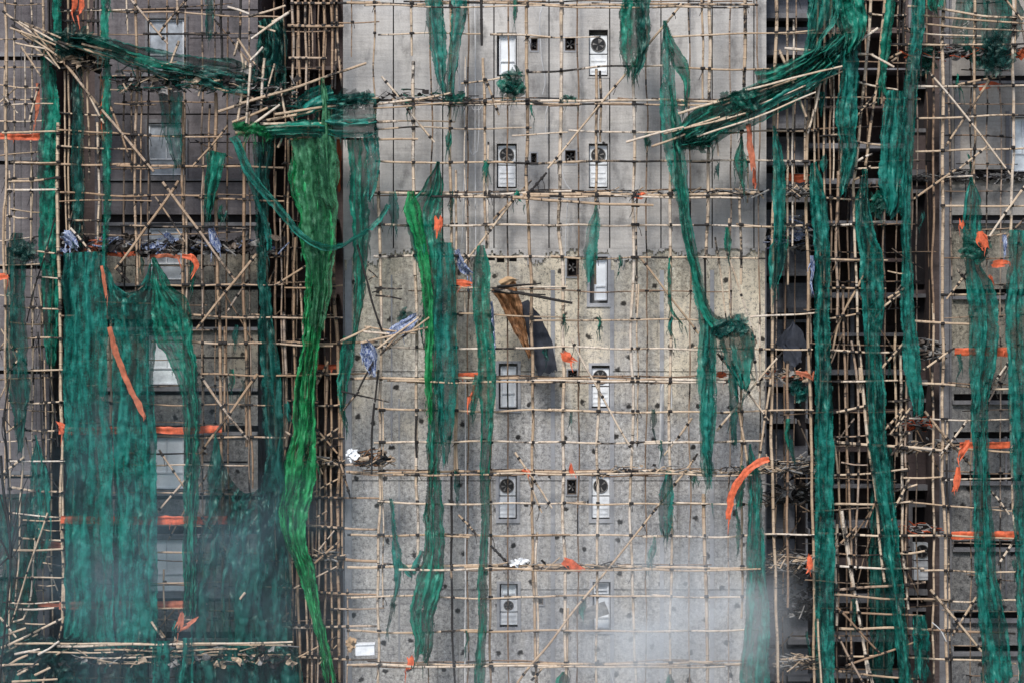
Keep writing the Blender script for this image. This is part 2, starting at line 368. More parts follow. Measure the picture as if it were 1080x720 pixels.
# ---------------------------------------------------------------- cloth and nets
def strip(name, label, cat, spine, y=-1.5, m='net', amp=.055, wav=7.0, swag=0, wisps=6, ragged=1.0, group=None, end=.12, tilt=0.0, seed=None):
    sd = seed if seed is not None else R.random() * 80
    P = [at(s[0], s[1], s[3] if len(s) > 3 else y) for s in spine]; W = [s[2] / S for s in spine]
    cs = []; step = .055
    for i in range(len(P) - 1):
        a, b = P[i], P[i + 1]; pa = P[i - 1] if i else a * 2 - b; pb = P[i + 2] if i + 2 < len(P) else b * 2 - a
        n = max(2, int((b - a).length / step))
        for k in range(n + (i == len(P) - 2)):
            t = k / n; st = t * t * (3 - 2 * t)
            q = .5 * ((2 * a) + (b - pa) * t + (2 * pa - 5 * a + 4 * b - pb) * t * t + (3 * a - pa - 3 * b + pb) * t ** 3)
            cs.append((q, W[i] * (1 - st) + W[i + 1] * st))
    mw = max(W); nc = max(6, int(mw * S / 1.5)); kf = max(1.0, mw * S / wav); n = len(cs)
    vs = []; uv = []; fs = []; tn = []; Lg = 0; total = step * n
    for i, (q, w) in enumerate(cs):
        t = cs[min(i + 1, n - 1)][0] - cs[max(i - 1, 0)][0]; t.normalize()
        if i: Lg += (q - cs[i - 1][0]).length
        side = Vector((-t.z, 0, t.x)); side = -side if side.x < 0 else side
        if abs(t.x) > .75: side = Vector((-t.z, 0, t.x)).normalized()
        rg = lambda q: ragged * (.26 * n1(sd + q, Lg * 1.1) + (.035 / max(w, .12)) * (n1(sd + q + .4, Lg * 3.3) * 1.3 + n1(sd + q + .8, Lg * 9) + .7 * n1(sd + q + 1.3, Lg * 25)))
        wl = 1 + rg(1); wr = 1 + rg(3)
        sway = .035 * n1(sd + 9, Lg * .9)
        for j in range(nc + 1):
            u = j / nc * 2 - 1
            ph = 2 * pi * kf * (u * .5 + .30 * n1(sd + 5, Lg * .45 + u * .9)) + 3.5 * n1(sd + 6, Lg * .6)
            g1 = n3(Vector((u * mw * 34 / wav + .8 * n1(sd + 5, Lg * .7), Lg * .6, sd + 31))); g2 = n3(Vector((u * mw * 90 / wav, Lg * 2.2 + u * 2, sd + 55))); g0 = n3(Vector((u * mw * 14 / wav, Lg * .25, sd + 77)))
            f = amp * (2.6 * (abs(g1) - .25) * 1.6 + 1.0 * g2 + 1.8 * g0 + .25 * sin(ph) + 1.0 * n3(Vector((u * 1.4, Lg * 1.1, sd))) + 1.2 * n3(Vector((u * mw * 7, Lg * 5, sd))) + .6 * n3(Vector((u * mw * 16, Lg * 12, sd))))
            lat = w * .5 * u * (wl if u < 0 else wr) + sway + .012 * cos(ph) 
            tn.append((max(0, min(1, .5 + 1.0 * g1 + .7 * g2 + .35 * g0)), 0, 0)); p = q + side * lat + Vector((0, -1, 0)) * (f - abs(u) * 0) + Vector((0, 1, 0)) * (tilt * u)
            en = 1 - (total - Lg) / .7 if total - Lg < .7 else 0
            if en > 0 and end: p = p + t * (n1(sd + 20, u * 5) * 2.2 * end * en)
            if swag:
                e0 = max(0, 1 - Lg / (swag / S * 2.2)); p.z += -swag / S * (1 - u * u) * e0 ** 1.5 + swag / S * .35 * e0 * abs(u) ** 3
            p.x += .022 * n3(p * 5); p.z += .02 * n3(p * 5 + Vector((9, 9, 9)))
            vs.append(p)
            e = min((1 - abs(u)) * w * .5 + .0, total - Lg + .02, Lg + .06)
            uv.append((u * mw * .5 + 50 + sd, Lg + sd, e))
    for i in range(n - 1):
        for j in range(nc):
            a = i * (nc + 1) + j; fs.append((a, a + 1, a + nc + 2, a + nc + 1))
    mb = MB(); mb.add(vs, fs, tn, 0, uv)
    for _ in range(int(wisps * 1.2)):      # threads and narrow torn tails
        if R.random() < .45: i = R.randint(int(n * .85), n - 1); j = R.randint(0, nc)
        else: i = R.randint(2, n - 1); j = R.choice((0, nc))
        threads(mb, vs[i * (nc + 1) + j], R.uniform(.1, .45), R.uniform(.008, .03))
    o = mb.build(name, M[m], None, True)
    origin_to(o, P[0]); tag(o, label, cat, group); return o
def threads(mb, p, ln, w):
    n = 6; a = R.uniform(-.25, .25); sd = R.random() * 50; q = Vector(p); vs = []; uv = []
    for k in range(n + 1):
        ww = w * (1 - k / (n + 1))
        vs += [q - Vector((ww, 0, 0)), q + Vector((ww, .004, 0))]; uv += [(sd + k, sd, 1)] * 2
        q = q + Vector((a * ln / n + .03 * n1(sd, k * .7), -.01, -ln / n))
    mb.add(vs, [(2 * k, 2 * k + 1, 2 * k + 3, 2 * k + 2) for k in range(n)], (0, 0, 0), 0, uv)
def clump(name, label, cat, cx, cy, w, h, y=-1.5, m='net', layers=2, amp=.16, group=None, wisps=10, rot=0.0):
    """netting bunched up on the poles: layered crumpled sheets"""
    mb = MB(); c = at(cx, cy, y); w /= S; h /= S
    pcs = [(0, 0, .8, .8, 0)] + [(R.uniform(-.36, .36), R.uniform(-.36, .36), R.uniform(.25, .62), R.uniform(.3, .7), R.uniform(-1, 1)) for _ in range(layers * 4)]
    for l, (ox, oz, sx_, sz_, ra) in enumerate(pcs):
        sd = R.random() * 90; ww = w * sx_; hh = h * sz_; nx = max(6, int(ww * S / 1.8)); nz = max(6, int(hh * S / 1.8)); vs = []; uv = []; fs = []
        for i in range(nz + 1):
            for j in range(nx + 1):
                a = j / nx * 2 - 1; b = i / nz * 2 - 1
                x = a * ww * .5 * (1 + .5 * n1(sd, b * 2.5)); z = b * hh * .5 * (1 + .5 * n1(sd + 4, a * 2.5))
                q = Vector((x * 3, z * 3, sd)); q2 = q * 2.5
                X = x + amp * .8 * n3(q + Vector((5, 1, 0))) + amp * .45 * n3(q2); Z = z + amp * .8 * n3(q + Vector((0, 7, 3))) + amp * .45 * n3(q2 + Vector((3, 3, 3)))
                Y = -amp * 1.2 * n3(q + Vector((0, 0, 9))) - amp * .9 * n3(q2 * 1.2 + Vector((8, 0, 0)))
                an = ra + rot; X, Z = X * cos(an) - Z * sin(an), X * sin(an) + Z * cos(an)
                vs.append(c + Vector((X + ox * w, Y - l * .015, Z + oz * h)))
                uv.append((x * 1.2 + sd + z * .4, z * 1.6 + x + sd, (1 - max(abs(a), abs(b))) * min(ww, hh) * .5))
        for i in range(nz):
            for j in range(nx):
                q = i * (nx + 1) + j; fs.append((q, q + 1, q + nx + 2, q + nx + 1))
        mb.add(vs, fs, (0, 0, 0), 0, uv)
    for _ in range(wisps):
        threads(mb, c + Vector((R.uniform(-.5, .5) * w, -.05, R.uniform(-.5, .2) * h)), R.uniform(.12, .55), R.uniform(.006, .02))
    o = mb.build(name, M[m], None, True); origin_to(o, c); tag(o, label, cat, group); return o

def heap(label, x0, x1, ytop, ybase, y=-1.1, pal=('char', 'ash', 'wood', 'metal'), n=60, depth=.5, size=.16, stick=.5):
    """burnt litter lying on a platform"""
    mb = MB(); hz = (ybase - ytop) / S
    for _ in range(n):
        px = R.uniform(x0, x1); hh = abs(R.gauss(0, .42)); hh = min(1, hh) * (1 - .5 * abs((px - (x0 + x1) / 2) / (x1 - x0)))
        c = at(px, ybase, y + R.uniform(-depth / 2, depth / 2)) + Vector((0, 0, hh * hz)); mi = R.randrange(len(pal))
        if R.random() < stick:
            ln = R.uniform(.12, .55); an = R.gauss(0, .5); dy = R.uniform(-.3, .3); d = Vector((cos(an), dy, sin(an) * .8)) * ln * .5
            r = R.uniform(.007, .022)
            mb.tube([c - d, c + Vector((0, 0, R.uniform(-.03, .03))), c + d], lambda i: r, lambda i: (R.random(), R.random(), 0), 5, mi)
        else:
            sd = R.random() * 99; s = R.uniform(.4, 1.2) * size; k = 4; vs = []; fs = []
            ax = Vector((R.uniform(.5, 1), R.uniform(-.6, .6), R.uniform(-.6, .6))).normalized(); bx = ax.cross(Vector((R.uniform(-1, 1), 1, R.uniform(-1, 1)))).normalized()
            for i in range(k + 1):
                for j in range(k + 1):
                    a, b = i / k * 2 - 1, j / k * 2 - 1
                    p = c + ax * a * s * .9 + bx * b * s * .55; p += Vector((n3(p * 9), n3(p * 9 + Vector((4, 4, sd))), n3(p * 9 + Vector((0, 8, sd))))) * s * .6
                    vs.append(p)
            for i in range(k):
                for j in range(k):
                    q = i * (k + 1) + j; fs.append((q, q + 1, q + k + 2, q + k + 1))
            mb.add(vs, fs, (0, .5, 0), mi)
    o = mb.build('debris', [M[p] for p in pal]); origin_to(o, at((x0 + x1) / 2, ybase, y))
    return tag(o, label, 'debris', None, 'stuff')

# ================================================================= THE SETTING
gm = MB(); gm.add([(-400, -400, 0), (400, -400, 0), (400, 400, 0), (-400, 400, 0)], [(0, 1, 2, 3)])
tag(gm.build('ground', M['asphalt']), 'grey asphalt ground around the building', 'ground', None, 'structure')

def relief(name, x0, x1, y0, y1, yb, feats, mats, parent, label=None):
    """a wall face cut into cells: every feature (px0,px1,py0,py1, depth, material) is really recessed or proud"""
    xs = sorted({x0, x1, *[min(max(f[0], x0), x1) for f in feats], *[min(max(f[1], x0), x1) for f in feats]})
    ys = sorted({y0, y1, *[min(max(f[2], y0), y1) for f in feats], *[min(max(f[3], y0), y1) for f in feats]})
    nx, ny = len(xs) - 1, len(ys) - 1
    dep = [[(0.0, 0)] * ny for _ in range(nx)]
    for f in feats:
        for i in range(nx):
            if f[0] - 1e-6 <= xs[i] and xs[i + 1] <= f[1] + 1e-6:
                for j in range(ny):
                    if f[2] - 1e-6 <= ys[j] and ys[j + 1] <= f[3] + 1e-6: dep[i][j] = (f[4], f[5])
    mb = MB()
    X = [at(x, 0, yb).x for x in xs]; Z = [at(0, y, yb).z for y in ys]
    for i in range(nx):
        for j in range(ny):
            d, mi = dep[i][j]; y = yb + d
            mb.add([(X[i], y, Z[j]), (X[i + 1], y, Z[j]), (X[i + 1], y, Z[j + 1]), (X[i], y, Z[j + 1])], [(0, 3, 2, 1)], (0, .5, 0), mi)
            if i + 1 < nx and abs(dep[i + 1][j][0] - d) > 1e-5:
                d2, m2 = dep[i + 1][j]; mb.add([(X[i + 1], yb + d, Z[j]), (X[i + 1], yb + d2, Z[j]), (X[i + 1], yb + d2, Z[j + 1]), (X[i + 1], yb + d, Z[j + 1])], [(0, 1, 2, 3)], (0, .5, 0), mi if d < d2 else m2)
            if j + 1 < ny and abs(dep[i][j + 1][0] - d) > 1e-5:
                d2, m2 = dep[i][j + 1]; mb.add([(X[i], yb + d, Z[j + 1]), (X[i + 1], yb + d, Z[j + 1]), (X[i + 1], yb + d2, Z[j + 1]), (X[i], yb + d2, Z[j + 1])], [(0, 1, 2, 3)], (0, .5, 0), mi if d < d2 else m2)
    o = mb.build(name, [M[m] for m in mats]); rel(o, parent)
    if label: o['label'] = label
    return o
GROUND_PY = 360 + HZ * S
TOP = -420
bld = empty('apartment_block', (0, 4, 0), 'grey concrete apartment block with stripped walls behind the bamboo scaffolding', 'building')

# --- central face: mats 0 render, 1 raw, 2 trim, 3 void
F = []
F.append((362, 808, TOP, 262, -.05, 0))
for x in (415, 467, 521, 579, 643, 697, 751, 795): F.append((x - .65, x + .65, TOP, 262, .03, 3))
F.append((362, 808, 262, GROUND_PY, 0.0, 1))
for x in (366, 583, 645.5, 698, 751): F.append((x - 2.2, x + 2.2, 285, GROUND_PY, -.02, 2))
for x, a, b in ((413, 290, 470), (421, 420, 700), (467, 300, 620), (536, 400, 720), (610, 330, 560), (727, 420, 640), (770, 300, 500)): F.append((x - .8, x + .8, a, b, -.015, 2))
for yy in (391, 506, 621): F.append((368, 808, yy, yy + 1.1, .015, 4))  # platform shadows put into the wall as thin dark strips
F.append((366, 371, 262, GROUND_PY, -.03, 2))
NA = [(524, 545, 35, 81), (524, 545, 152, 199), (526, 546, 383, 431), (526, 545, 500, 547), (527, 546, 615, 661)]
NBm = [(621, 641, 32, 81), (621, 641, 152, 199), (622, 641, 271, 320), (624, 643, 385, 430), (624, 643, 500, 547), (625, 644, 613, 664)]
V = [(560, 567, 41, 54), (596, 607, 40, 54), (560, 566, 162, 173), (596, 607, 159, 173), (598, 609, 272, 292), (599, 609, 390, 398), (598, 608, 505, 521), (567, 573, 630, 637)]
for a, b, c, d in NA + NBm:
    w = 3.2 if c > 262 else 1.6
    F.append((a - w, b + w, c - w * .8, d + w * 1.2, -.035 if c > 262 else -.06, 2 if c > 262 else 0))
for a, b, c, d in NA + NBm: F.append((a, b, c, d, .38, 2))
for a, b, c, d in V:
    F.append((a - 1.5, b + 1.5, c - 1.5, d + 1.5, -.03 if c > 262 else -.06, 2))
for a, b, c, d in V: F.append((a, b, c, d, .25, 3))
F.append((524, 532, 272, 277, .1, 3)); F.append((537, 545, 271, 276, .1, 3)); F.append((514, 522, 271, 275, .06, 3))
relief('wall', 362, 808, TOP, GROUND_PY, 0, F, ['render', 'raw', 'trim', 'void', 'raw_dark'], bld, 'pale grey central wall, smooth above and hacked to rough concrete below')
# ragged lower edge of the render coat
mb = MB(); x = 362.0
while x < 808:
    e = min(808, x + R.uniform(.9, 2.6)); b = 266 + 16 * n1(3, x * .035) + 10 * n1(4, x * .13) + 5 * n1(5, x * .7) + R.uniform(0, 2.0)
    b = max(262.4, b + 3); p0 = at(x, 262, -.05); p1 = at(e, b, -.05)
    mb.box((p0.x, -.05 + .004, p1.z), (p1.x, .02, p0.z - .001)); x = e
rel(mb.build('render_edge', M['render']), bld)
# block bodies behind the faces
def body(x0, x1, y0, y1, m, nm='wall'):
    mb = MB(); a = at(x0, 0, 0); b = at(x1, 0, 0)
    mb.box((a.x, y0, 0), (b.x, y1, HZ + (360 - TOP) / S)); return rel(mb.build(nm, M[m]), bld)
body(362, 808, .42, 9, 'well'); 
# returns of the central block down the light wells
for x0, x1 in ((362, 363.2), (806.8, 808)):
    mb = MB(); a = at(x0, 0, 0); b = at(x1, 0, 0); mb.box((a.x, -.048, 0), (b.x, .42, HZ + (360 - TOP) / S)); rel(mb.build('wall_return', M['trim_dark']), bld)

# --- left wing face
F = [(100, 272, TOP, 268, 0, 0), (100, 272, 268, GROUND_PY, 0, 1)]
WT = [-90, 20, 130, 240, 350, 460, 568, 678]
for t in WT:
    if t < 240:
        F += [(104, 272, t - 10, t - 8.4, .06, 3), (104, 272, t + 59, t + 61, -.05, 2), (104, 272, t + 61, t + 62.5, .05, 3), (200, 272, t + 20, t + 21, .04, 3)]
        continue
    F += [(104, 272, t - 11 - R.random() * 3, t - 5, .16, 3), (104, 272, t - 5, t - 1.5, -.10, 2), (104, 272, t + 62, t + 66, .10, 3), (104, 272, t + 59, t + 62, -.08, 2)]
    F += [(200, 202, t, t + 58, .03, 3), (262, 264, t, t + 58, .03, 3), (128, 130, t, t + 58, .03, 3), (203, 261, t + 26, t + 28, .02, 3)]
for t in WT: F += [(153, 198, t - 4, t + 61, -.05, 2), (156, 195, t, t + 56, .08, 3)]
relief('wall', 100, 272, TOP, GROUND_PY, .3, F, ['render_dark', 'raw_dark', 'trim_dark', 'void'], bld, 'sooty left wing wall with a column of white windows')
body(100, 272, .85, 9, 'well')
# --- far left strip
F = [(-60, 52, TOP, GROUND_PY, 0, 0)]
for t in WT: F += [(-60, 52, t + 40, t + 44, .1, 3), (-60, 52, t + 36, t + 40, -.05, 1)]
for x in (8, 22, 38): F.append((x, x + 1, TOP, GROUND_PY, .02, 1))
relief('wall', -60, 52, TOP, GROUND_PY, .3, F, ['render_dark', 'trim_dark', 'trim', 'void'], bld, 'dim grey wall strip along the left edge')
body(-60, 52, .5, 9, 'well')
# --- right wing face
F = [(990, 1150, TOP, 240, 0, 0), (990, 1150, 240, GROUND_PY, 0, 1), (1006, 1150, 92, 180, -.06, 0), (1006, 1012, 92, 180, -.10, 2)]
for t in (-24, 86, 185, 233): F += [(1004, 1150, t - 6, t, .10, 3), (1004, 1150, t, t + 3, -.14, 2)]
for t in (305, 415, 455, 500, 570, 645, 680): F += [(1006, 1150, t, t + 7, .3, 3), (1004, 1150, t + 7, t + 11, -.10, 2)]
for t in (330, 480, 600): F += [(1060, 1062, t - 20, t + 30, -.03, 2)]
F += [(990, 1000, TOP, GROUND_PY, -.12, 2), (1000, 1003.5, TOP, GROUND_PY, -.02, 2)]
F += [(1060, 1064, 118, 188, -.09, 2), (1066, 1090, 124, 182, .15, 3), (1040, 1041, 20, 84, .02, 3), (1018, 1019, 190, 232, .02, 3)]
relief('wall', 990, 1150, TOP, GROUND_PY, .3, F, ['render_right', 'raw_right', 'trim_dark', 'void'], bld, 'brownish grey right wing wall with dark slots under its ledges')
body(990, 1150, .85, 9, 'well')
# --- light wells
def slab(x0, x1, py0, py1, y0, y1, m, nm, label=None):
    mb = MB(); a = at(x0, py1, y0); b = at(x1, py0, y0); mb.box((a.x, y0, a.z), (b.x, y1, b.z)); o = rel(mb.build(nm, M[m]), bld)
    if label: o['label'] = label
    return o
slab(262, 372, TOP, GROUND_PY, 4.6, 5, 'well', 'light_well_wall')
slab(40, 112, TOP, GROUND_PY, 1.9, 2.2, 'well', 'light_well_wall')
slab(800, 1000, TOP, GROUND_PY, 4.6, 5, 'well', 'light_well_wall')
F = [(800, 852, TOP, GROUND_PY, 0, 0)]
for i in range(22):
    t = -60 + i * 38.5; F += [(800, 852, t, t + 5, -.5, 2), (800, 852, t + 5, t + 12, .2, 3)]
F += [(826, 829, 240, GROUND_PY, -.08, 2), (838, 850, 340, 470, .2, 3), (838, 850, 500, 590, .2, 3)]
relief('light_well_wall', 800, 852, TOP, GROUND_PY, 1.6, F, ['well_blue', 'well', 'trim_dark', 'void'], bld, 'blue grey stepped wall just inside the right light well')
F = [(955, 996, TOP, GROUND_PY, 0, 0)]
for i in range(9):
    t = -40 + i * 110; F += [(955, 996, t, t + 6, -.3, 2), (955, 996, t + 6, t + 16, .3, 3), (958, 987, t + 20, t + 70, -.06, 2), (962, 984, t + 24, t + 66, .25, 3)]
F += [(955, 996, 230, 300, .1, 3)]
relief('light_well_wall', 955, 996, TOP, GROUND_PY, 1.9, F, ['well', 'well', 'trim_dark', 'void'], bld, 'shade-painted dark wall at the right side of the right light well')
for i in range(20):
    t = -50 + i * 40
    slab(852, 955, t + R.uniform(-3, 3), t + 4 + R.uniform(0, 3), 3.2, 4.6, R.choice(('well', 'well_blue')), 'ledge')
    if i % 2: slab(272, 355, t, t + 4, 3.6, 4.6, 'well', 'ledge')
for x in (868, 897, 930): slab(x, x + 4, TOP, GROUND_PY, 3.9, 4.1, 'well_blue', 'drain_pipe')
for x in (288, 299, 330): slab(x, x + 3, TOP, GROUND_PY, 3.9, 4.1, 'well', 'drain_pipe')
# --- windows (parts of the block): frame > pane
def window(a, b, c, d, y, cross=True, pm='pane', label=None):
    p0 = at(a, d, y); p1 = at(b, c, y); w = .035; mb = MB()
    mb.box((p0.x, y, p0.z), (p0.x + w, y + .06, p1.z)); mb.box((p1.x - w, y, p0.z), (p1.x, y + .06, p1.z))
    mb.box((p0.x + w, y, p0.z), (p1.x - w, y + .06, p0.z + w)); mb.box((p0.x + w, y, p1.z - w), (p1.x - w, y + .06, p1.z))
    zm = p0.z + (p1.z - p0.z) * R.choice((.3, .32)); mb.box((p0.x + w, y + .002, zm), (p1.x - w, y + .055, zm + w))
    if cross:
        xm = (p0.x + p1.x) / 2; mb.box((xm - w / 2, y + .004, zm + w), (xm + w / 2, y + .05, p1.z - w))
    o = rel(mb.build('window', M['alu']), bld)
    if label: o['label'] = label
    mp = MB(); mp.box((p0.x + w, y + .03, p0.z + w), (p1.x - w, y + .04, p1.z - w)); pn = mp.build('pane', M[pm]); pn.parent = o
    return o
for t in WT: window(157, 194, t + 1, t + 55, .315, True, 'pane_dim' if t < 300 else 'pane' if t < 400 else 'pane_white')
window(1067, 1090, 125, 181, .40)
window(627, 640, 273, 317, .06, False, 'pane_white', 'white framed small window with two panes in the central wall')
window(526.5, 544, 38, 79, .06, False, 'pane_white'); window(528, 544.5, 386, 429, .06, False, 'pane_white'); window(627, 643, 627, 662, .06, False, 'pane_white'); window(528.5, 544.5, 616, 631, .06, False, 'pane'); window(626, 642, 614, 626, .06, False, 'pane_dim')
# small dark window openings in the wells
# --- air conditioners
def ac(cx, top, bot, y, label, w=18.5, flip=False, dark=False):
    h = (bot - top); root = empty('air_conditioner', at(cx, bot, y), label, 'air conditioner', 'air conditioners in the wall recesses')
    p0 = at(cx - w / 2, bot, y); p1 = at(cx + w / 2, top, y); zs = p0.z + (p1.z - p0.z) * .55
    lo = MB(); lo.box((p0.x, y, p0.z + .02), (p1.x, y + .3, zs - .03))
    for k in range(3):
        z = p0.z + .1 + k * .13; lo.box((p0.x + .04, y - .012, z), (p1.x - .04, y, z + .05))
    cas = MB(); cas.box((p0.x, y, zs), (p1.x, y + .3, p1.z)); cz = (zs + p1.z) / 2; cx3 = (p0.x + p1.x) / 2; r = min(p1.x - p0.x, p1.z - zs) * .40
    rel(cas.build('casing', M['metal' if dark else 'white']), root); rel(lo.build('lower_panel', M['white']), root)
    g = MB(); n = 20; vs = [(cx3, y - .006, cz)] + [(cx3 + r * cos(2 * pi * k / n), y - .006, cz + r * sin(2 * pi * k / n)) for k in range(n)]
    g.add(vs, [(0, 1 + (k + 1) % n, 1 + k) for k in range(n)])
    rel(g.build('fan_opening', M['grille']), root)
    b = MB()
    for k in range(5):
        an = 2 * pi * k / 5 + R.random(); d = Vector((cos(an), 0, sin(an))); e = Vector((-sin(an), 0, cos(an)))
        c = Vector((cx3, y - .012, cz)); b.add([c + d * .02, c + d * r * .8 - e * r * .16, c + d * r * .8 + e * r * .16], [(0, 1, 2)])
    ring = [Vector((cx3 + r * cos(2 * pi * k / n), y - .014, cz + r * sin(2 * pi * k / n))) for k in range(n + 1)]
    b.tube(ring, lambda i: .012, lambda i: (0, .5, 0), 4)
    rel(b.build('fan', M['ash']), root)
    return root
for cx, t, b, lab in ((534.5, 154, 198, 'white air conditioner in upper left recess of the smooth central wall'),
                      (534.5, 502, 546, 'white air conditioner low on the central wall, just right of the thin dark green net'),
                      (536.5, 632, 659, 'grimy air conditioner in the lowest recess of the left column'),
                      (631, 38, 80, 'white air conditioner near the top edge, left of the bunched hanging net'),
                      (631, 154, 198, 'white air conditioner with a black fan, behind double bamboo poles in the upper right column'),
                      (633, 388, 429, 'white air conditioner half hidden by a ledger beside the small orange rag'),
                      (633.5, 502, 546, 'stained white air conditioner in the right column beneath the orange cone-shaped rag')):
    ac(cx, t, b, .05, lab)
ac(972.5, 572, 612, 1.55, 'dark sooty air conditioner deep in the right light well', 17, dark=False)
# --- exhaust vents
for (a, b, c, d), lab in zip(V, ('narrow dark vent behind the long cable near the top', 'square exhaust vent with a fan in the top row', 'burnt narrow vent in the second row', 'square exhaust vent with a fan in the second row',
                                 'tall dark vent below the broken edge of the smooth render', 'wide shallow vent beside the orange rag', 'dark vent below the orange cone-shaped rag', 'small grey vent in the lowest row')):
    root = empty('exhaust_vent', at((a + b) / 2, d, .1), lab, 'vent', 'exhaust vents in the central wall')
    p0 = at(a, d, .06); p1 = at(b, c, .06); mb = MB(); w = .03
    mb.box((p0.x, .02, p0.z), (p0.x + w, .1, p1.z)); mb.box((p1.x - w, .02, p0.z), (p1.x, .1, p1.z)); mb.box((p0.x + w, .02, p0.z), (p1.x - w, .1, p0.z + w)); mb.box((p0.x + w, .02, p1.z - w), (p1.x - w, .1, p1.z))
    rel(mb.build('frame', M['metal']), root)
    mb = MB(); c0 = Vector(((p0.x + p1.x) / 2, .09, (p0.z + p1.z) / 2)); r = min(p1.x - p0.x, p1.z - p0.z) * .4
    for k in range(5):
        an = 2 * pi * k / 5; dd = Vector((cos(an), 0, sin(an))); e = Vector((-sin(an), 0, cos(an)))
        mb.add([c0, c0 + dd * r - e * r * .25, c0 + dd * r + e * r * .25 + Vector((0, -.03, 0))], [(0, 1, 2)])
    rel(mb.build('fan', M['ash']), root)

# ================================================================= SCAFFOLDS
DK = dict(burn=.9)
ups = [([(475, -60), (475, 180), (479, 360), (480, 497)], 1.6), ([(481, 180), (481.5, 300), (482, 498)], 1.2), ([(477, 497), (476, 600), (479, 720), (480, 770)], 1.3, DK),
       ([(434, -60), (434, 59)], 1.4), ([(435, 65), (436, 200), (439, 360), (440, 560), (440, 600)], 1.8), ([(394, -60), (396, 160)], 1.0),
       ([(399, 180), (402, 360), (400, 540), (399, 780)], 1.6), ([(404, 420), (404, 640)], .9), ([(511, 62), (511.5, 262)], 1.5), ([(516, 150), (515, 262)], 1.1), ([(518, 430), (517, 600), (518, 780)], 1.4),
       ([(556, -60), (556, 180), (560, 300), (562, 430), (562, 560), (566, 780)], 1.8), ([(565.5, 560), (567, 700)], 1.2), ([(593, -60), (591, 100), (590, 230), (594, 300), (594, 420), (595, 560), (597, 780)], 1.9),
       ([(599, 640), (598, 715)], 1.3), ([(629, 73), (629, 220), (628, 300)], 1.5), ([(633.5, 75), (633.5, 150)], 1.4, dict(burn=.5)), ([(631, 400), (630, 560), (629, 780)], 1.5),
       ([(668.5, 80), (668, 180), (666, 360), (667, 430), (665, 560), (669, 640), (671, 780)], 1.6), ([(672, 200), (671, 330)], 1.0, dict(burn=.5)), ([(673, 300), (672, 470)], .9),
       ([(707, 170), (707, 360), (706, 480), (708, 600), (706, 780)], 1.6), ([(749, -60), (747, 180), (744, 270)], 1.9), ([(740, -60), (741, 105)], 1.3), ([(742, 520), (745, 640), (746, 780)], 2.0),
       ([(743, 270), (744, 345)], 1.2, DK), ([(787, -60), (785, 92)], 2.1), ([(782, 138), (782, 180), (781, 300)], 1.5, dict(burn=.3)), ([(788.5, 165), (788, 215)], 1.1), ([(782, 395), (783, 560), (782, 652)], 1.4),
       ([(819, -60), (817, 180), (814, 400), (815, 500), (818, 600), (822, 780)], 1.8), ([(831, -60), (831, 300)], 1.3), ([(837, 20), (836, 260)], 1.1), ([(802, 340), (802, 430)], 1.2),
       ([(831, 380), (831, 640)], 1.5, dict(m='bamboo_dark')), ([(855, 90), (851, 180), (853, 360), (856, 480), (858, 600), (858, 780)], 1.7), ([(849, 75), (848, 190)], 1.1), ([(860, 60), (859, 190)], 1.3),
       ([(491, 60), (491, 330)], .7, dict(m='bamboo_pale')), ([(769, 230), (770, 340)], .9, dict(burn=.4)), ([(755, 250), (767, 340)], 1.0, dict(burn=.35))]
rows = [4, 38, 73, 107, 140, 171, 204, 237, 271, 303, 335, 367, 399, 433, 466, 497, 530, 564, 597, 629, 665, 699]
leds = []
for i, yy in enumerate(rows):
    x0 = 366 if yy in (4, 399, 497, 597, 665, 699, 564, 629) else R.choice((394, 398)); x1 = R.choice((806, 858)) if yy > 260 else R.choice((800, 852))
    b = .36 if yy < 290 else .16
    dr = R.uniform(-2.5, 3.5)
    if yy in (73,): leds += [(486, 87, 545, 80, 1.1, dict(burn=.3)), (556, 75, 700, 70, 1.3, dict(burn=.4)), (715, 72, 812, 73, 1.2)]
    elif yy in (38,): leds += [(397, 35, 510, 36, 1.1), (518, 37, 584, 39, 1.2), (556, 40, 632, 38, 1.0), (700, 39, 860, 33, 1.2)]
    elif yy == 303: leds += [(478, 302, 600, 304, 1.0), (396, 303, 425, 304, 1.0, DK)]
    elif yy == 140: leds += [(394, 128, 480, 128, 1.0), (394, 136, 560, 135, 1.1, dict(burn=.3)), (540, 142, 600, 141, 1.0), (600, 139, 860, 138, 1.1)]
    elif yy == 335: leds += [(478, 331, 600, 336, 1.1), (560, 336, 750, 337, 1.0), (790, 334, 862, 329, 1.2)]
    else: leds.append((x0, yy - dr / 2, x1, yy + dr / 2, 1.25 if yy not in (107, 204, 399, 497, 597, 699, 4) else 1.45, dict(burn=b)))
    if yy in (4, 107, 204, 399, 497, 597, 699):
        leds.append((x0 + R.uniform(5, 60), yy + 2.6, x1 - R.uniform(0, 60), yy + 3.2, 1.15, dict(y=-1.5, burn=b))); leds.append((x0 + R.uniform(5, 60), yy - 1.5, x1 - R.uniform(0, 60), yy - 2.5, 1.0, dict(y=-.7, burn=b + .1, m='bamboo_dark')))
leds += [(395, 110, 475, 100, 1.3, dict(y=-1.5)), (394, 113, 560, 105, 1.1, dict(y=-1.6)), (540, 208, 690, 218, 1.5, dict(y=-1.55, burn=.3)), (550, 204, 668, 206, 1.3, dict(y=-1.5))]
